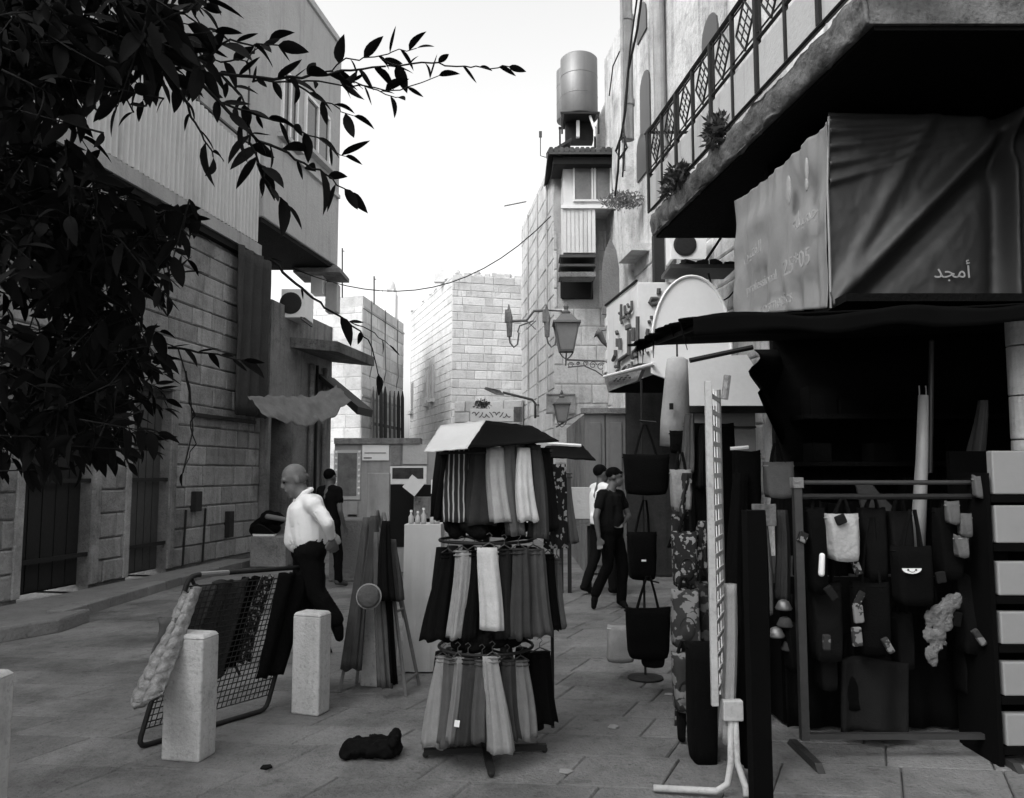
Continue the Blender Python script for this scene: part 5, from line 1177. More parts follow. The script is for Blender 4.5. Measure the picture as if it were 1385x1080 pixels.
tote('pale figured handbag hanging high left of the white lattice panel', 906, 936, 638, 690, 5.4, .15, (920, 612), mt=M('figured_bag', .2, var=.6, scale=7, bump=.1))
tote('grey spotted backpack hanging in the middle left of the white lattice panel', 908, 944, 722, 792, 5.3, .1, (930, 690), mt=PRT, nm='backpack')
tote('light mottled backpack with black straps below the spotted one', 908, 946, 800, 872, 5.1, .1, (925, 782), mt=PRT2, nm='backpack', flare=-.05)
tote('dark backpack pressed against the white lattice panel', 940, 968, 790, 868, 5.2, .04, (950, 770), mt=floral('dim_pattern', .015, .07, 14, .4), nm='backpack')
tote('small mottled bag hanging near the ground left of the white lattice panel', 908, 938, 885, 958, 5.0, .1, (925, 868), mt=PRT2, nm='backpack', flare=.2)
tote('big black bag resting lowest beside the foot of the white lattice panel', 928, 970, 872, 1026, 4.75, .005, None, th=.12)
tote('black garment bag hanging behind the white lattice panel', 925, 1000, 575, 880, 5.9, .007, None, th=.1, flare=.0, nm='garment_bag')
tote('thin dark strap bag trailing to the ground by the lattice panel', 915, 928, 955, 1000, 5.0, .012, None, th=.03)
for (x, y0_, y1_, v, lab) in ((935, 560, 640, .1, 'pale twisted scarf hanging above the handbags'), (955, 575, 660, .02, 'black scarf hanging next to the lattice panel top')):
    garment('hanging_scarf', lab, 'scarf', v, (x, y0_), (x-8, y1_), .06, .09, Y=5.7, folds=4, hanger=False, group='scarves at the right hand stall')
# white hanging cylinder
cy = thing('hanging_roll', 'big pale cloth roll hanging upright under the black canopy', 'roll', P(912, 603, 6.6))
m = MB(); b_ = P(912, 604, 6.6); t_ = P(916, 487, 6.6); m.tube([b_, b_.lerp(t_, .3), b_.lerp(t_, .7), t_, t_+Vector((0,0,.02))], [.118, .118, .1, .085, .05], 24); m.build('roll_body', M('roll_cloth', .34, var=.18, scale=4, bump=.15), cy, smooth=True)
m = MB(); m.box(P(908, 550, 6.45), (.03, .02, .05)); m.build('label_patch', IRON, cy); m = MB(); m.tube([t_, t_+Vector((0, 0, .3))], .008, 5); m.build('cord', IRON, cy)
tote('black crumpled bag hanging under the big pale roll', 905, 935, 585, 612, 6.5, .008, None, th=.06)
# lattice panel
LATM = M('lattice_paint', .42, var=.2, scale=8, bump=.1, spots=.3, grime=.3)
lp = thing('lattice_panel', 'white wire lattice display panel seen edge on, on a tubular foot', 'display panel', G(975, 1055))
Yn_ = 4.22; N0 = P(968, 1000, Yn_); fx = (.33, 1.0); ztop = P(968, 516, Yn_).z; zbot = P(975, 955, Yn_).z
def LPt(s, z): return Vector((N0.x+.4*s, Yn_+1.05*s, z))
m = MB(); m.box(LPt(0, (ztop+zbot)/2), (.035, .03, ztop-zbot)); m.build('front_upright', LATM, lp, bevel=.004)
m = MB(); m.tube([LPt(.42, zbot), LPt(.42, ztop)], .012, 6); m.build('rear_upright', GALV, lp)
k = 0; z = zbot+.05
while z < ztop-.02:
    m = MB(); a_, b_ = LPt(.02, z), LPt(.42, z); m.hexa([a_+Vector((0,0,-.012)), b_+Vector((0,0,-.012)), b_+Vector((0,0,.012)), a_+Vector((0,0,.012)), a_+Vector((.006,-.004,-.012)), b_+Vector((.006,-.004,-.012)), b_+Vector((.006,-.004,.012)), a_+Vector((.006,-.004,.012))]); m.build('slat', LATM, lp); z += .085
m = MB()
for s in (.1, .2, .3): m.tube([LPt(s, zbot), LPt(s, ztop-.02)], .004, 5)
m.build('wire', WHT, lp)
m = MB(); c = G(975, 1052); m.tube([Vector((c.x, Yn_, zbot-.01)), Vector((c.x-.005, Yn_, .16)), Vector((c.x-.03, Yn_-.02, .06)), Vector((c.x-.09, Yn_-.03, .03)), G(884, 1073)+Vector((0, 0, .025))], .017, 8)
m.tube([Vector((c.x+.02, Yn_, zbot-.01)), Vector((c.x+.025, Yn_, .16)), Vector((c.x+.05, Yn_-.05, .06)), G(1010, 1085)+Vector((0, 0, .025))], .017, 8); m.build('foot', LATM, lp, smooth=True)
m = MB(); m.box(Vector((c.x+.008, Yn_, zbot-.02)), (.1, .05, .1)); m.build('clamp', LATM, lp, bevel=.006)
m = MB(); m.tube([P(980, 540, 4.3), P(984, 508, 4.3)], .02, 6); m.build('peg', GREYW, lp)
garment('hanging_cloth', 'pale long cloth hanging down the foot of the white lattice panel', 'cloth', .25, (986, 790), (984, 1000), .06, .065, Y=4.3, folds=5, amp=.006, hanger=False)
# black post standing in for a hanging black garment
po_ = thing('garment_post', 'short black post standing in for a black garment hanging right of the white lattice panel', 'post', G(1028, 1085)); m = MB(); pb = P(1028, 1085, 3.95); m.box((pb.x+.005, 3.95, .71), (.09, .09, 1.42)); m.build('shaft', BLK_, po_)
garment('hanging_coat', 'long black coat hanging against the black post', 'coat', .006, (1020, 690), (1018, 1030), .1, .17, Y=4.4, folds=6, hanger=False)
# bags between post and rack
tote('grey handbag with a round hole handle hanging right of the lattice panel', 1032, 1074, 628, 672, 5.1, .12, (1050, 600))
tote('dull black bag with a white band hanging beside the lattice panel', 990, 1030, 612, 690, 5.4, .008, None)
m = MB(); m.tube([P(988, 607, 5.2), P(1012, 605, 5.2)], .012, 6); tag(m.build('white_tube', WHT), 'short white tube sticking out right of the lattice panel', 'tube')
m = MB(); m.bb(P(1018, 712, 5.0), P(1050, 682, 5.0)+Vector((0, .02, 0))); tag(m.build('grey_card', GREYW, bevel=.005), 'grey square card hanging below the grey handbag', 'card')
garment('hanging_scarf', 'grey scarf hanging below the grey card behind the post', 'scarf', .11, (1030, 712), (1032, 830), .09, .1, Y=5.05, hanger=False, folds=5)
garment('hanging_scarf', 'dim grey scarf hanging beside the rack upright', 'scarf', .06, (1056, 690), (1058, 810), .06, .08, Y=5.1, hanger=False, folds=4)
for i, (x, y) in enumerate(((1060, 825), (1062, 848), (1050, 862), (1068, 880))):
    m = MB(); c = P(x, y, 4.9); m.lathe([(.045, 0), (.05, .01), (.03, .05), (.01, .06)], c, 16); m.build
    tag(m.build('trinket_tin', (GALV, CL(.1))[i % 2], smooth=True), '%s small shiny tin by the rack upright, from the top' % ('first', 'second', 'third', 'fourth')[i], 'tin', 'small tins beside the goods rack')
# ------------------------------------------------------------------ goods rack
rk = thing('goods_rail', 'low dark metal clothes rail in front of the shop on the right', 'clothes rail', G(1205, 1012))
Yk = 4.75; X0, X1 = P(1082, 800, Yk).x, P(1334, 800, Yk).x; zt_ = P(1200, 653, Yk).z
RKM = M('shaded_rail_paint', .028, var=.3, scale=8, bump=.1, rough=.5)  # metal tone lowered to include the shade over the stall
for i, x in enumerate((X0, X1)):
    m = MB(); m.box((x, Yk, zt_/2+.05), (.045, .045, zt_-.1)); m.build('upright', RKM, rk); m = MB(); m.hexa([Vector(q_) for q_ in ((x-.02, Yk-.25, .0), (x+.02, Yk-.25, 0), (x+.02, Yk+.25, 0), (x-.02, Yk+.25, 0), (x-.02, Yk-.2, .04), (x+.02, Yk-.2, .04), (x+.02, Yk+.2, .04), (x-.02, Yk+.2, .04))]); m.build('foot', RKM, rk)
m = MB(); m.tube([(X0, Yk, zt_), (X1, Yk, zt_)], .014, 8); m.build('top_rail', RKM, rk); m = MB(); m.tube([(X0, Yk, P(1200, 672, Yk).z), (X1, Yk, P(1200, 672, Yk).z)], .017, 8); m.build('hanging_bar', IRON, rk)
m = MB(); m.box(((X0+X1)/2, Yk, .12), (X1-X0, .04, .03)); m.build('lower_bar', RKM, rk)
for x in (X0, X1): m = MB(); m.box((x, Yk-.002, zt_+.0), (.06, .06, .06)); m.build('joint', GREYW if x == X0 else RKM, rk)
tote('white crumpled bag with a dark diagonal strap hanging on the rail', 1116, 1162, 698, 756, 4.72, .45, (1140, 676), mt=M('white_bag', .32, var=.25, scale=8, bump=.3), nm='shoulder_bag')
m = MB(); m.caps(P(1111, 776, 4.66), P(1112, 752, 4.66), .018, .016); tag(m.build('white_bottle', WHT, smooth=True), 'small white bottle shape hanging left below the white bag', 'bottle')
m = MB(); m.prism([P(1158, 655, 4.95), P(1175, 650, 4.95), P(1190, 668, 4.95), P(1212, 690, 4.95), P(1185, 730, 4.95), P(1170, 705, 4.95)], (0, .02, 0)); tag(m.build('grey_kerchief', CL(.06)), 'grey pointed kerchief hanging behind the rail', 'kerchief')
tb_ = thing('pale_tube', 'tall pale plastic covered tube standing behind the rail', 'tube', P(1246, 760, 5.0)); m = MB(); m.tube([P(1241, 770, 5.0), P(1243, 700, 5.0), P(1247, 620, 5.0), P(1249, 535, 5.0)], [.04, .042, .036, .03], 14); m.build('sleeve', M('plastic_sleeve', .28, var=.2, scale=6, bump=.05, rough=.4), tb_, smooth=True)
m = MB()
for dx in (-4, 5): m.tube([P(1248+dx, 540, 5.0), P(1247+dx, 522, 5.0)], .004, 5)
m.build('wire_tip', GALV, tb_)
m = MB(); m.tube([P(1258, 640, 5.2), P(1260, 465, 5.2)], .016, 8); m.ball(P(1260, 463, 5.2), .018, 8); tag(m.build('thin_pole', RKM), 'thin grey pole behind the tall pale tube', 'pole')
garment('hanging_stocking', 'dim grey elongated cloth hanging at the right under the canopy', 'cloth', .05, (1327, 542), (1322, 622), .05, .085, Y=5.1, hanger=False, folds=3)
bkf = tote('black bag with a small pale smiling face print hanging on the rail', 1205, 1262, 742, 815, 4.7, .007, (1234, 690)); m = MB(); c = P(1233, 769, 4.62)
m.prism([c+Vector((.055*math.cos(t), 0, .03*math.sin(t)+(.012 if math.sin(t) > 0 else 0)*0)) for t in [PI+PI*i/10 for i in range(11)]], (0, -.004, 0)); m.build('face_print', WHT, bkf)
m = MB()
for dx in (-.022, .022): m.ball(c+Vector((dx, -.006, -.008)), (.006, .003, .006), 8)
m.tube([c+Vector((.016*math.cos(t), -.006, -.012+.008*math.sin(t))) for t in [PI+PI*i/6 for i in range(7)]], .0015, 4); m.build('eyes_and_mouth', IRON, bkf)
m = MB(); r2 = random.Random(77)
for k in range(40):
    t = k/39; m.ball(P(1285-35*t+12*r2.random(), 812+70*t*r2.random()+20*t, 4.7), (.03, .02, .05), 8)
o = remeshed('furry_pelt', m, .012, M('pale_fur', .15, var=.5, scale=16, bump=1, bscale=60), None, 1, .015, 30); tag(o, 'pale furry pelt hanging on the right of the rail', 'fur')
m = MB(); m.sheet(lambda u, v: P(1140+90*u, 893+100*v, 4.9)+Vector((0, .03*math.sin(u*9), .02*math.sin(u*5))), 20, 12); tag(m.build('grey_blanket', CL(.03), smooth=True, solid=.03), 'dim grey blanket hanging low behind the rail', 'blanket')
lab_ = ['slim black bag at the left of the rail', 'black pouch left of the centre of the rail', 'black satchel in the centre of the rail', 'dull black bag right of the centre of the rail', 'wide black bag at the right of the rail', 'black lower bag at the left of the rail', 'black lower bag in the centre of the rail', 'black lower bag at the right of the rail']
for i, (x0_, x1_, y0_, y1_) in enumerate(((1090, 1118, 690, 800), (1160, 1200, 690, 780), (1198, 1235, 695, 770), (1262, 1300, 690, 780), (1298, 1362, 700, 765), (1092, 1140, 790, 890), (1150, 1205, 790, 880), (1290, 1330, 780, 880))):
    tote(lab_[i], x0_, x1_, y0_, y1_, 4.78+.05*(i % 3), (.006, .012, .02)[i % 3], ((x0_+x1_)/2, 672 if i < 5 else 700), grp='black bags on the rail')
for i, (x, y, r_) in enumerate(((1288, 695, .03), (1305, 712, .028), (1300, 740, .02), (1325, 660, .03))):
    tote(('round grey purse near the top right of the rail', 'pale small purse below the round grey one', 'tiny pale purse lowest of the small purses', 'small pale purse by the rail corner')[i], x-10, x+10, y-14, y+12, 4.66, .12, None, nm='small_purse', th=.03, grp='small purses on the rail')

# ------------------------------------------------------------------ people
SKIN = M('skin', .2, var=.12, scale=14, bump=.05, rough=.6); SKIND = M('skin_shade', .09, var=.12, scale=14, bump=.05, rough=.6)
def person(label, loc, sc, face, J, mats, vox=.009, bald=True, cap=False, sleeves='long', grp=None, wr=.012):
    """J: joints as world points. sc: body scale (1 = 1.75 m). face: unit vector the head looks to"""
    t = thing('person', label, 'person', loc, grp); V = {k: Vector(v) for k, v in J.items()}; m = MB(); s = sc
    f = Vector(face).normalized(); r = f.cross(Vector((0, 0, 1))).normalized(); up = r.cross(f).normalized()
    R = Matrix((r, f, up)).transposed()                    # local x = right, y = forward, z = up
    H = V['head']; h = lambda x, y, z: H+R@Vector((x*s, y*s, z*s))
    b = MB()
    b.ball(h(0, -.012, .03), (.074*s, .095*s, .095*s), 18, R); b.ball(h(0, .03, -.045), (.056*s, .066*s, .072*s), 14, R)
    b.caps(h(0, .055, -.085), h(0, .06, -.095), .032*s, .026*s); b.caps(h(0, .084, .02), h(0, .104, -.02), .009*s, .015*s, 8)
    b.caps(h(-.035, .078, .03), h(.035, .078, .03), .013*s, .013*s, 8); b.caps(h(-.02, .088, -.055), h(.02, .088, -.055), .011*s, .011*s, 8)
    for q in (-1, 1): b.ball(h(q*.077, -.008, .0), (.011*s, .02*s, .032*s), 8, R)
    b.caps(h(0, -.02, -.06), V['neck'], .052*s, .062*s)
    ch, pe = V['chest'], V['pelvis']; side = (V['shr']-V['shl']).normalized()
    for q in (-1, 1):
        b.caps(ch+side*q*.07*s, pe+side*q*.06*s, .1*s, .1*s); 
    b.caps(V['neck'], ch, .06*s, .11*s)
    def arm(a, e, w, hd):
        b.caps(V['neck'].lerp(V[a], .5), V[a], .055*s, .056*s); b.caps(V[a], V[e], .05*s, .04*s); b.caps(V[e], V[w], .04*s, .027*s)
        W0 = V[w]; d = (V[hd]-W0).normalized(); n1 = d.cross(f).normalized() if abs(d.dot(f)) < .9 else d.cross(Vector((0,0,1))).normalized(); n2 = d.cross(n1)
        for k in (-1, 0, 1): b.caps(W0, W0+d*.075*s+n2*k*.022*s, .02*s, .017*s, 8)
        for k, ln in ((-1.5, .062), (-.5, .076), (.5, .08), (1.5, .07)):
            p0 = W0+d*.08*s+n2*k*.021*s; p1 = p0+(d+n1*.15)*ln*.5*s; p2 = p1+(d*.8+n1*.6)*ln*.5*s; b.caps(p0, p1, .0105*s, .0095*s, 8); b.caps(p1, p2, .0095*s, .008*s, 8)
        p0 = W0+d*.03*s-n2*.03*s; p1 = p0+(d*.7-n2*.7)*.035*s; b.caps(p0, p1, .013*s, .012*s, 8); b.caps(p1, p1+d*.035*s, .011*s, .01*s, 8)
    for a, e, w, hd in (('shr', 'elr', 'wrr', 'hdr'), ('shl', 'ell', 'wrl', 'hdl')): arm(a, e, w, hd)
    for hp, kn_, an_, to in (('hpr', 'knr', 'anr', 'tor'), ('hpl', 'knl', 'anl', 'tol')):
        b.caps(V[hp], V[kn_], .085*s, .055*s); b.caps(V[kn_], V[an_], .055*s, .038*s); b.caps(V[an_], V[to], .04*s, .03*s)
    remeshed('body', b, vox, mats['skin'], t, 3)
    # shirt
    m = MB()
    for q in (-1, 1):
        m.caps(ch+side*q*.075*s, pe.lerp(ch, .15)+side*q*.075*s, .118*s, .118*s); 
        m.caps(V['neck'].lerp(V['shr' if q > 0 else 'shl'], .25)-Vector((0,0,.02*s)), V['shr' if q > 0 else 'shl'], .07*s, .07*s)
    m.caps(ch+f*.02*s, pe.lerp(ch, .25)+f*.045*s*mats.get('belly', 1), .12*s, .125*s)
    m.tube([pe.lerp(ch, .3)-Vector((0,0,.0)), pe+Vector((0,0,-.03))*s], [.15*s, .15*s], 16)
    for a, e, w in (('shr', 'elr', 'wrr'), ('shl', 'ell', 'wrl')):
        if sleeves == 'long': m.caps(V[a], V[e], .06*s, .05*s); m.caps(V[e], V[e].lerp(V[w], .85), .05*s, .038*s)
        else: m.caps(V[a], V[a].lerp(V[e], .5), .067*s, .064*s)
    remeshed('shirt', m, vox*1.2, mats['shirt'], t, 5, wr*s*1.1, 5.5)
    if sleeves == 'long' and bald:
        m = MB(); n0 = V['neck']+Vector((0, 0, .01)); m.tube([n0+R@Vector((.07*s*math.cos(a), .07*s*math.sin(a)-.004, .03-.045*max(0, math.sin(a)))) for a in [PI*.5+2*PI*(i+.6)/18.5 for i in range(18)]], .019*s, 8); m.build('collar', mats['shirt'], t, smooth=True)
    m = MB()
    for hp, kn_, an_ in (('hpr', 'knr', 'anr'), ('hpl', 'knl', 'anl')):
        m.caps(V[hp], V[kn_], .1*s, .075*s, 16); m.caps(V[kn_], V[an_]-(V[an_]-V[kn_]).normalized()*.01, .075*s, .062*s, 16)
    m.caps(V['hpr']+Vector((0,0,.04)), V['hpl']+Vector((0,0,.04)), .115*s, .115*s, 16); m.tube([pe-Vector((0,0,.04)), pe+Vector((0,0,.03))], .135*s, 16)
    remeshed('trousers', m, vox*1.3, mats['trousers'], t, 3, .012*s, 7)
    for an_, to in (('anr', 'tor'), ('anl', 'tol')):
        m = MB(); a_, o_ = V[an_], V[to]; d = (o_-a_).normalized(); dn = mats.get('dn', Vector((0, 0, -1)))
        m.caps(a_+Vector((0,0,-.02))-d*.03*s, a_.lerp(o_, .5), .046*s, .045*s); m.caps(a_.lerp(o_, .4), o_, .046*s, .034*s); m.caps(a_, a_+Vector((0,0,.03)), .045*s, .045*s)
        remeshed('shoe', m, .01, mats['shoe'], t, 2)
    m = MB()
    if cap:
        m.ball(h(0, -.022, .05), (.083*s, .1*s, .085*s), 16, R); m.caps(h(-.03, .075, .06), h(.03, .075, .06), .02*s, .02*s, 8); remeshed('hair', m, .009, mats['hair'], t, 2, .005, 30)
    elif bald:
        for q in (-1, 1): m.ball(h(q*.066, -.045, .0), (.016*s, .045*s, .035*s), 10, R)
        m.ball(h(0, -.095, -.01), (.055*s, .018*s, .04*s), 10, R); m.build('hair', mats['hair'], t, smooth=True)
    else:
        m.ball(h(0, -.03, .045), (.082*s, .1*s, .088*s), 16, R); remeshed('hair', m, .009, mats['hair'], t, 2, .004, 30)
    m = MB()
    for q in (-1, 1): m.ball(h(q*.031, .083, .012), (.013*s, .008*s, .007*s), 8, R)
    m.build('eye', CL(.015), t, smooth=True)
    return t
YM = 6.0
def pj(px, py, Y=YM, dy=0): return P(px, py, Y+dy)
J = dict(head=pj(398, 650), neck=pj(410, 674), chest=pj(413, 694), pelvis=pj(417, 734),
    shr=pj(425, 680, YM, .17), shl=pj(424, 683, YM, -.16), ell=pj(443, 708, YM, -.19), wrl=pj(448, 728, YM, -.1), hdl=pj(451, 739, YM, -.06),
    elr=pj(440, 706, YM, .28), wrr=pj(448, 722, YM, .12), hdr=pj(453, 729, YM, .04),
    hpr=pj(414, 752, YM, .09), hpl=pj(420, 752, YM, -.09), knr=pj(409, 806, YM, .1), anr=pj(408, 0, YM, .1), tor=Vector((0,0,0)),
    knl=pj(427, 800, YM, -.08), anl=pj(455, 841, YM, -.06), tol=pj(459, 862, YM, -.06))
a_ = J['knr'].copy(); J['anr'] = Vector((P(421, 900, YM).x, YM+.1, .09)); J['tor'] = J['anr']+Vector((-.11, -.05, -.055))
SKINM = M('tanned_skin', .13, var=.3, scale=22, bump=.12, rough=.6)
SHW = M('white_shirt', .8, var=.05, scale=10, bump=.06)
person('balding man in white shirt and dark trousers striding left past the bollards, hands behind back', Vector((J['anr'].x, YM, 0)), .97, (-.86, -.42, -.36), J,
       dict(skin=SKINM, shirt=SHW, trousers=CL(.01), shoe=CL(.012), hair=CL(.12), belly=1.2))
Y2 = 9.8
q = lambda px, py, dy=0: P(px, py, Y2+dy)
J = dict(head=q(832, 646), neck=q(826, 664), chest=q(825, 676), pelvis=q(827, 712), shr=q(813, 670, -.12), shl=q(838, 670, .16),
    elr=q(806, 700, -.2), wrr=q(810, 727, -.2), hdr=q(812, 742, -.2), ell=q(850, 698, .15), wrl=q(842, 708, -.05), hdl=q(834, 713, -.1),
    hpr=q(822, 722, -.07), hpl=q(832, 722, .07), knr=q(822, 765, -.07), anr=q(805, 804, -.07), tor=q(803, 819, -.09), knl=q(843, 766, .07), anl=q(840, 808, .07), tol=q(846, 817, .0))
J['anl'].z = .08; J['tol'].z = .035; J['anr'].z = max(.1, J['anr'].z); J['tor'].z = .04
person('man in dark t-shirt and dark cap walking right between the carousel and the hanging totes', Vector((J['anl'].x, Y2, 0)), .95, (.9, -.25, 0), J,
       dict(skin=SKIND, shirt=CL(.022), trousers=CL(.009), shoe=CL(.01), hair=CL(.006)), vox=.011, bald=False, cap=True, sleeves='short')
def standing(label, px, ytop, Y, sc, face, mats, **k):
    hx = P(px, ytop, Y).x; s = sc*1.0; f = Vector(face).normalized(); r = f.cross(Vector((0,0,1))).normalized(); O = Vector((hx, Y, 0)); w = lambda x, y, z: O+r*x*s+f*y*s+Vector((0,0,z*s))
    J = dict(head=w(0,.02,1.62), neck=w(0,0,1.48), chest=w(0,0,1.33), pelvis=w(0,0,.97), shr=w(.18,0,1.42), shl=w(-.18,0,1.42), elr=w(.24,-.02,1.13), wrr=w(.22,.1,.9), hdr=w(.21,.14,.8), ell=w(-.24,-.02,1.13), wrl=w(-.22,.1,.9), hdl=w(-.21,.14,.8),
        hpr=w(.09,0,.9), hpl=w(-.09,0,.9), knr=w(.1,.1,.5), knl=w(-.1,-.04,.5), anr=w(.1,.12,.09), anl=w(-.1,-.2,.11), tor=w(.11,.27,.035), tol=w(-.1,-.06,.035))
    return person(label, O, sc, face, J, mats, vox=.014, **k)
standing('person in a white shirt mostly hidden behind the man in the dark t-shirt', 812, 632, 10.9, .98, (.9, .4, 0), dict(skin=SKIND, shirt=SHW, trousers=CL(.02), shoe=CL(.02), hair=CL(.01)), bald=False, sleeves='long', wr=.006)
standing('dark clothed person half hidden behind the man in the white shirt', 446, 650, 11.6, .95, (.5, .8, 0), dict(skin=SKIND, shirt=CL(.012), trousers=CL(.012), shoe=CL(.1), hair=CL(.006)), bald=False, sleeves='short')
m = MB(); r2 = random.Random(14)
for k in range(16): t = r2.random(); m.ball(P(344+32*t, 722-38*t*r2.random()-4, 14.0+.2*r2.random()), (.14, .12, .09+.05*r2.random()), 9)
o = remeshed('figure_heap', m, .025, CL(.008), None, 2, .02, 7); tag(o, 'dark heap standing in for a seated figure behind the canvas shoe on the grey display box', 'clothes')  # lumps take the place of a seated figure
m = MB(); m.caps(P(362, 699, 13.7), P(386, 703, 13.7), .045, .04); o = m.build('folded_cloth', CL(.16), smooth=True); tag(o, 'pale rolled cloth lying on the dark heap by the doorway', 'cloth')
# ------------------------------------------------------------------ foreground tree
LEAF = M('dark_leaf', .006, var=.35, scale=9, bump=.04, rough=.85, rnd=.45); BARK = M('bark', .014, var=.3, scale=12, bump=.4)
tr = thing('leafy_tree', 'dark broad leaved tree overhanging the street from the upper left', 'tree', Vector((-2.9, 1.35, 0)))
m = MB(); m.tube([(-2.9, 1.35, 0), (-2.86, 1.38, .8), (-2.92, 1.45, 1.6), (-2.8, 1.5, 2.4), (-2.6, 1.6, 3.1)], [.13, .11, .1, .085, .06], 10)
m.build('trunk', BARK, tr, smooth=True)
LV = []                                                   # leaf meshes
def leaf_mesh(k):
    rr = random.Random(k); n = 6; vs, fs = [], []; wd = (.19, .23, .16, .21)[k % 4]; cv = (.1, .22, -.08, .3)[k % 4]
    for i in range(n+1):
        t = i/n; w = wd*math.sin(PI*t**.85)**.85*(1-.25*t)+(.012 if i < n else 0); zc_ = -cv*t*t; 
        vs += [(-w, t, zc_+w*.35), (0, t, zc_), (w, t, zc_+w*.35)]
    for i in range(n): a = i*3; fs += [(a, a+1, a+4, a+3), (a+1, a+2, a+5, a+4)]
    me = bpy.data.meshes.new('leaf'); me.from_pydata(vs, [], fs); me.materials.append(LEAF); me.polygons.foreach_set('use_smooth', [True]*len(fs)); return me
LM = [leaf_mesh(k) for k in range(4)]
rl = random.Random(11); leaves = []; twigs = MB()
def put_leaf(p, d, ln, k=None):
    d = Vector(d).normalized(); roll = rl.gauss(0, .7); q = d.to_track_quat('Y', 'Z').to_matrix() @ Matrix.Rotation(roll, 3, 'Y')
    leaves.append((p, q, ln*.93, rl.randrange(4) if k is None else k))
def twig(pts, r0, r1, step, ln, droop=.5, gap=0, spread=1.):
    pts = [Vector(p) for p in pts]; L_ = [0]
    for i in range(1, len(pts)): L_.append(L_[-1]+(pts[i]-pts[i-1]).length)
    n = len(pts); twigs.tube(pts, [r0+(r1-r0)*i/(n-1) for i in range(n)], 5); s = gap; side = 1
    while s <= L_[-1]:
        i = max(j for j in range(n-1) if L_[j] <= s+1e-9) if s < L_[-1] else n-2; t = (s-L_[i])/(L_[i+1]-L_[i]); p = pts[i].lerp(pts[i+1], min(1, t)); d = (pts[i+1]-pts[i]).normalized()
        sd_ = d.cross(Vector((rl.gauss(0,.5), 1, rl.gauss(0,.5)))).normalized()*side
        put_leaf(p, d*.7+sd_*.8*spread+Vector((0, 0, -droop*rl.random()*1.4)), ln*(.5+.85*rl.random())); side *= -1; s += step*(.7+.6*rl.random())
    put_leaf(pts[-1], (pts[-1]-pts[-2]).normalized()+Vector((0,0,-.1)), ln*.9)
def px_twig(pp_, Y, r0, r1, step, ln, **k):
    pts = []; n = len(pp_); Ys_ = Y if isinstance(Y, (list, tuple)) else [Y]*n
    fine = []
    for i in range(n-1):
        for j in range(4): t = j/4; fine.append((pp_[i][0]+(pp_[i+1][0]-pp_[i][0])*t, pp_[i][1]+(pp_[i+1][1]-pp_[i][1])*t, Ys_[i]+(Ys_[i+1]-Ys_[i])*t))
    fine.append((*pp_[-1], Ys_[-1])); pts = [P(*a)+Vector((rl.gauss(0, .003), rl.gauss(0, .004), rl.gauss(0, .003))) for a in fine]; twig(pts, r0, r1, step, ln, **k)
# scaffold limbs from the trunk into the picture
m = MB()
for pts, r in (([(-2.6, 1.6, 3.1), (-2.1, 1.6, 3.0), P(-40, 60, 1.7), P(130, 40, 1.65)], [.05, .035, .02, .01]),
               ([(-2.8, 1.5, 2.4), (-2.0, 1.7, 2.35), P(-30, 250, 2.0), P(90, 300, 2.0)], [.05, .035, .02, .01]),
               ([(-2.92, 1.45, 1.7), (-2.1, 1.9, 1.9), P(-20, 470, 2.2), P(120, 460, 2.2)], [.05, .03, .02, .008]),
               ([(-2.8, 1.5, 2.4), (-2.3, 1.5, 2.6), P(-60, 130, 1.5), P(60, 120, 1.6)], [.04, .03, .02, .01])):
    m.tube(pts, r, 8)
m.build('branch', BARK, tr, smooth=True)
px_twig([(100,40),(170,62),(250,92),(320,105),(390,106),(460,98),(520,90)], [1.6,1.6,1.62,1.65,1.68,1.7,1.7], .0055, .0022, .034, 0.0756, droop=1.0)
px_twig([(450,100),(500,120),(540,135)], 1.72, .002, .001, .03, .055, droop=.4)
px_twig([(420,104),(470,85),(520,72),(560,66)], 1.72, .002, .001, .032, .052, droop=.1)
px_twig([(300,140),(370,160),(430,190),(470,215)], 1.72, .003, .001, .028, .06, droop=.7)
px_twig([(520,90),(570,86),(620,90),(655,95),(688,90)], 1.7, .0022, .0012, .045, 0.0488, droop=.3)
px_twig([(340,112),(400,108),(470,118),(540,120),(590,105)], 1.72, .0025, .001, .05, 0.0549, droop=.2)
px_twig([(250,92),(300,60),(340,58),(375,62)], 1.6, .003, .0015, .03, 0.0732)
px_twig([(250,92),(300,140),(350,190),(400,215),(440,235),(472,262)], [1.6,1.6,1.65,1.7,1.75,1.8], .0045, .0015, .032, 0.0756, droop=.8)
px_twig([(330,170),(350,220),(370,260),(385,275)], 1.7, .003, .0012, .03, 0.0732, droop=.8)
px_twig([(200,80),(240,120),(265,170),(290,215)], 1.6, .004, .0015, .03, 0.0805, droop=.8)
px_twig([(390,106),(440,140),(475,155)], 1.7, .0025, .001, .035, 0.0610)
px_twig([(170,62),(215,30),(262,10),(300,-20)], 1.55, .004, .002, .026, 0.0805)
px_twig([(250,92),(290,85),(330,78),(365,55)], 1.7, .003, .001, .03, 0.0732)
px_twig([(300,100),(330,140),(345,185),(352,230)], 1.75, .003, .001, .03, 0.0732)
px_twig([(365,350),(400,385),(430,410),(470,435),(500,462),(512,505)], [2.2,2.2,2.2,2.3,2.3,2.3], .0045, .0015, .12, .07, droop=.5)
px_twig([(470,435),(500,448),(525,468)], 2.3, .002, .001, .1, .055)
px_twig([(230,470),(280,478),(330,488)], 2.3, .004, .0015, .035, .075, spread=.5)
px_twig([(250,500),(258,560),(262,600),(248,640)], 2.4, .003, .001, 9, .05, gap=9)
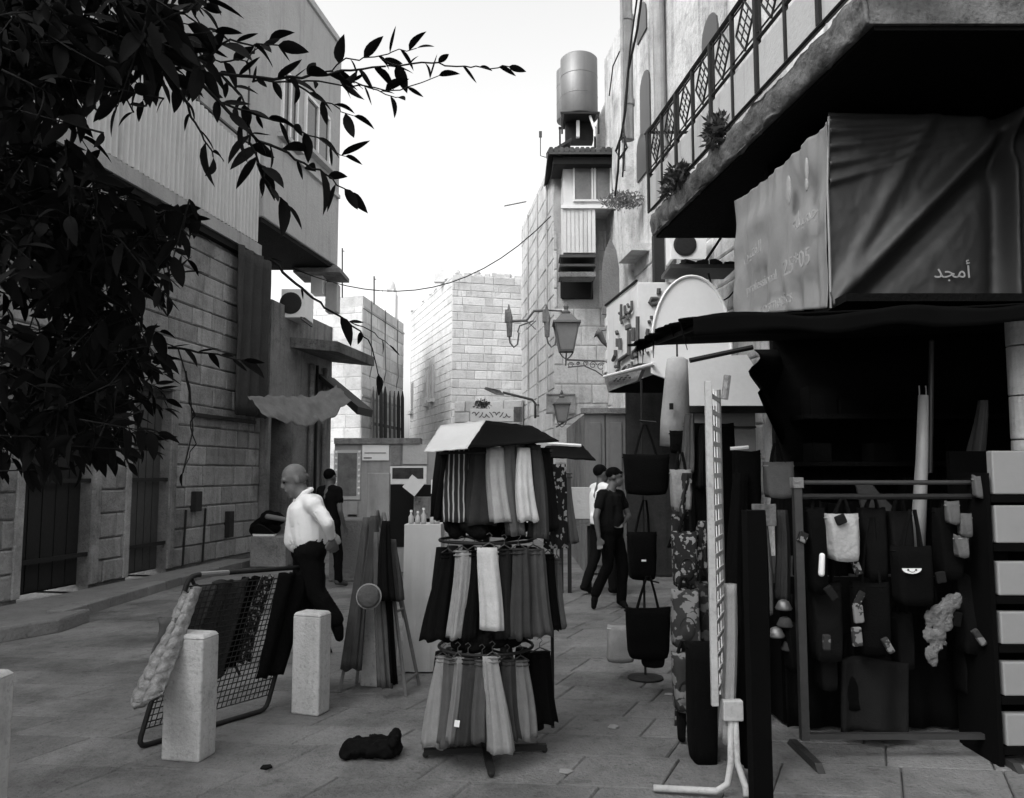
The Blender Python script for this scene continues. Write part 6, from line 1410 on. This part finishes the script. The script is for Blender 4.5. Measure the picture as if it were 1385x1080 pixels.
def fill(poly_pts, n, Yr, ln=.068, sub=5):
    """short leafy shoots spread through a volume whose outline is given by (x, y, radius) cores"""
    tot = sum(r*r for _, _, r in poly_pts)
    for (cx_, cy_, r) in poly_pts:
        for i in range(max(1, int(n*r*r/tot))):
            a = rl.random()*2*PI; q_ = r*math.sqrt(rl.random()); x, y = cx_+q_*math.cos(a), cy_+q_*math.sin(a); Y = rl.uniform(*Yr); p = P(x, y, Y)
            d = Vector((rl.gauss(.35, .7), rl.gauss(0, .5), rl.gauss(-.3, .5))).normalized(); twig([p-d*.09, p, p+d*.08], .0022, .001, .03, ln, droop=.8)
fill([(40,30,75),(140,15,60),(200,20,45),(30,115,42),(100,90,35),(150,110,26),(75,160,24),(60,75,40),(190,75,34),(240,25,25),(15,160,22)], 150, (1.4, 2.1))
fill([(40,240,45),(110,300,60),(50,330,75),(170,300,50),(215,315,30),(20,270,60),(180,350,45)], 190, (1.7, 2.6))
fill([(110,400,46),(20,400,16),(95,360,40),(165,425,20),(130,470,36),(60,500,62),(140,530,55),(30,560,40),(110,560,45),(175,480,36),(10,600,30),(160,585,26),(25,640,10)], 230, (1.9, 2.8))
fill([(-40,60,60),(-50,200,70),(-50,340,70),(-60,480,70),(100,-60,70),(250,-60,50),(-60,-60,80)], 90, (1.4, 2.4))
twigs.build('twig', BARK, tr, kind='stuff')
def vis_(l):
    p = l[0]; r = p-Vector((0, 0, CAMH)); yc = r.y*CP+r.z*SP
    if yc < .1: return 0
    u = r.x/yc*F+692.5; v = 540-(-r.y*SP+r.z*CP)/yc*F
    return l[2]/yc if -20 < u < 700 and -20 < v < 700 else 0
leaves.sort(key=vis_, reverse=True)
bulk = MB()
for i, (p, q_, ln, k) in enumerate(leaves):
    if i < 290:
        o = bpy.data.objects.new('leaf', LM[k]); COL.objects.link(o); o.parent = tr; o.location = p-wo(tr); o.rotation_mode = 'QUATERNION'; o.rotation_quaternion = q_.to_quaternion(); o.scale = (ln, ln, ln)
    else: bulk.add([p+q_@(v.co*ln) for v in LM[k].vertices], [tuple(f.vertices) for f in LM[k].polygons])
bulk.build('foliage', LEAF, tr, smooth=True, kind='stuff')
print('LEAVES', len(leaves), 'OBJ', len(bpy.data.objects))

# ------------------------------------------------------------------ dense dark stock around the stalls
rx = random.Random(51)
for i in range(11):
    x = 1088+i*22.5; garment('hanging_garment', 'black garment in the tight row hanging behind the goods rail', 'garment', .006, (x, 676+rx.uniform(-6, 6)), (x+rx.uniform(-4, 4), 850+rx.uniform(-50, 60)), .1, .14, depth=.05, Y=5.35+.12*(i % 2), folds=5, amp=.008, hanger=False, group='black garments behind the goods rail', seed=i)
for i, (x, y0_, y1_) in enumerate(((932, 600, 760), (948, 590, 800), (958, 640, 900), (940, 760, 900), (955, 860, 1010), (922, 690, 740), (1000, 640, 860), (1008, 700, 980))):
    garment('hanging_garment', 'black garment in the dark tangle around the white lattice panel', 'garment', .007, (x, y0_), (x-3, y1_), .09, .14, depth=.05, Y=5.75 if x < 990 else 5.3, folds=4, amp=.01, hanger=False, group='black garments around the lattice panel', seed=40+i)
for i, (x, y0_, y1_, v, lab) in enumerate(((927, 640, 700, .13, 'mottled cloth bundle hanging just under the figured handbag'), (918, 690, 735, .05, 'dim patterned cloth above the spotted backpack'), (951, 705, 780, .09, 'faded patterned cloth beside the spotted backpack'), (1052, 640, 700, .03, 'dark cloth beside the grey handbag with the round handle'), (920, 960, 1000, .09, 'mottled strap end of the lowest small bag'))):
    garment('patterned_cloth', lab, 'cloth', v, (x, y0_), (x-4, y1_), .06, .09, depth=.03, Y=5.35, folds=4, amp=.012, hanger=False, mat=PRT if i != 3 else None, seed=70+i)
m = MB(); r2 = random.Random(19)
for k in range(30): a = 2*PI*r2.random(); m.ball((base.x+.2*math.cos(a), Ys+.2*math.sin(a), tiers[2]+.08+.06*r2.random()), (.06, .05, .035), 8)
remeshed('bundled_scarves', m, .012, CL(.01), None, 3, .006); o = bpy.data.objects['bundled_scarves.001']; tag(o, 'black bundled scarves just above the lowest tier of the carousel', 'scarves')
for i, (fx_, fy_) in enumerate(((905, 940), (700, 960), (765, 1045), (360, 1040), (830, 985))):
    m = MB(); c = G(fx_, fy_); rr = random.Random(i); m.prism([c+Vector((.03*math.cos(q_)*(1+.5*rr.random()), .03*math.sin(q_)*(1+.5*rr.random()), .004)) for q_ in (0, 1.2, 2.3, 3.6, 5)], (0, 0, .002+.002*i))
    tag(m.build('litter_scrap', (CL(.3), CL(.02))[i % 2]), ('pale scrap of litter near the small dark strap bag', 'dark scrap of litter beside the carousel foot', 'pale scrap of litter in front of the carousel foot', 'dark scrap of litter right of the front bollard', 'pale scrap of litter in the open paving before the lattice panel')[i], 'litter', 'litter scraps on the paving')

rx = random.Random(91)
for i in range(13):
    x = rx.uniform(1062, 1345); y = rx.uniform(695, 880); w = rx.uniform(9, 17); h = rx.uniform(12, 26); r_ = .5*w/F*4.6
    m = MB(); c = P(x, y, 4.6+.12*rx.random()); m.box(c, (r_*1.7, .03, h/F*4.6), 0, Matrix.Rotation(rx.uniform(-.6, .6), 3, 'Y'))
    o = m.build('hanging_trinket', (PRT, CL(.03), PRT2, CL(.01), PRT2)[i % 5], bevel=.008); tag(o, 'small dim trinket among the clutter hanging on the goods rail', 'trinket', 'small trinkets cluttering the goods rail')
for i in range(7):
    x = 1072+i*38+rx.uniform(-8, 8); y = rx.uniform(820, 900)
    tote('dark bag low among the clutter under the goods rail', x-14, x+16, y, y+rx.uniform(50, 80), 4.9+.1*rx.random(), (.01, .02, .006)[i % 3], (x, y-40), grp='dark bags low under the goods rail')

xa_, xb2 = P(1062, 900, 5.25).x, P(1345, 900, 5.25).x
cc_ = thing('shade_counter', 'low black draped counter added to darken the shaded floor behind the goods rail', 'counter', Vector(((xa_+xb2)/2, 5.7, 0)))  # added block, keeps the shaded floor behind the rail dark
m = MB(); m.sheet(lambda u, v: Vector((xa_+(xb2-xa_)*u, 5.27+.025*math.sin(u*38)*v-.03*v, .92*(1-v)+.02)), 90, 6); m.build('shade_drape', CL(.012), cc_, smooth=True, solid=.006)
m = MB(); m.bb((xa_, 5.3, .88), (xb2+.6, 6.6, .94)); m.build('counter_top', DMET, cc_); m = MB(); m.bb((xa_, 5.32, .02), (xa_+.03, 6.6, .877)); m.build('side_board', BLK_, cc_)
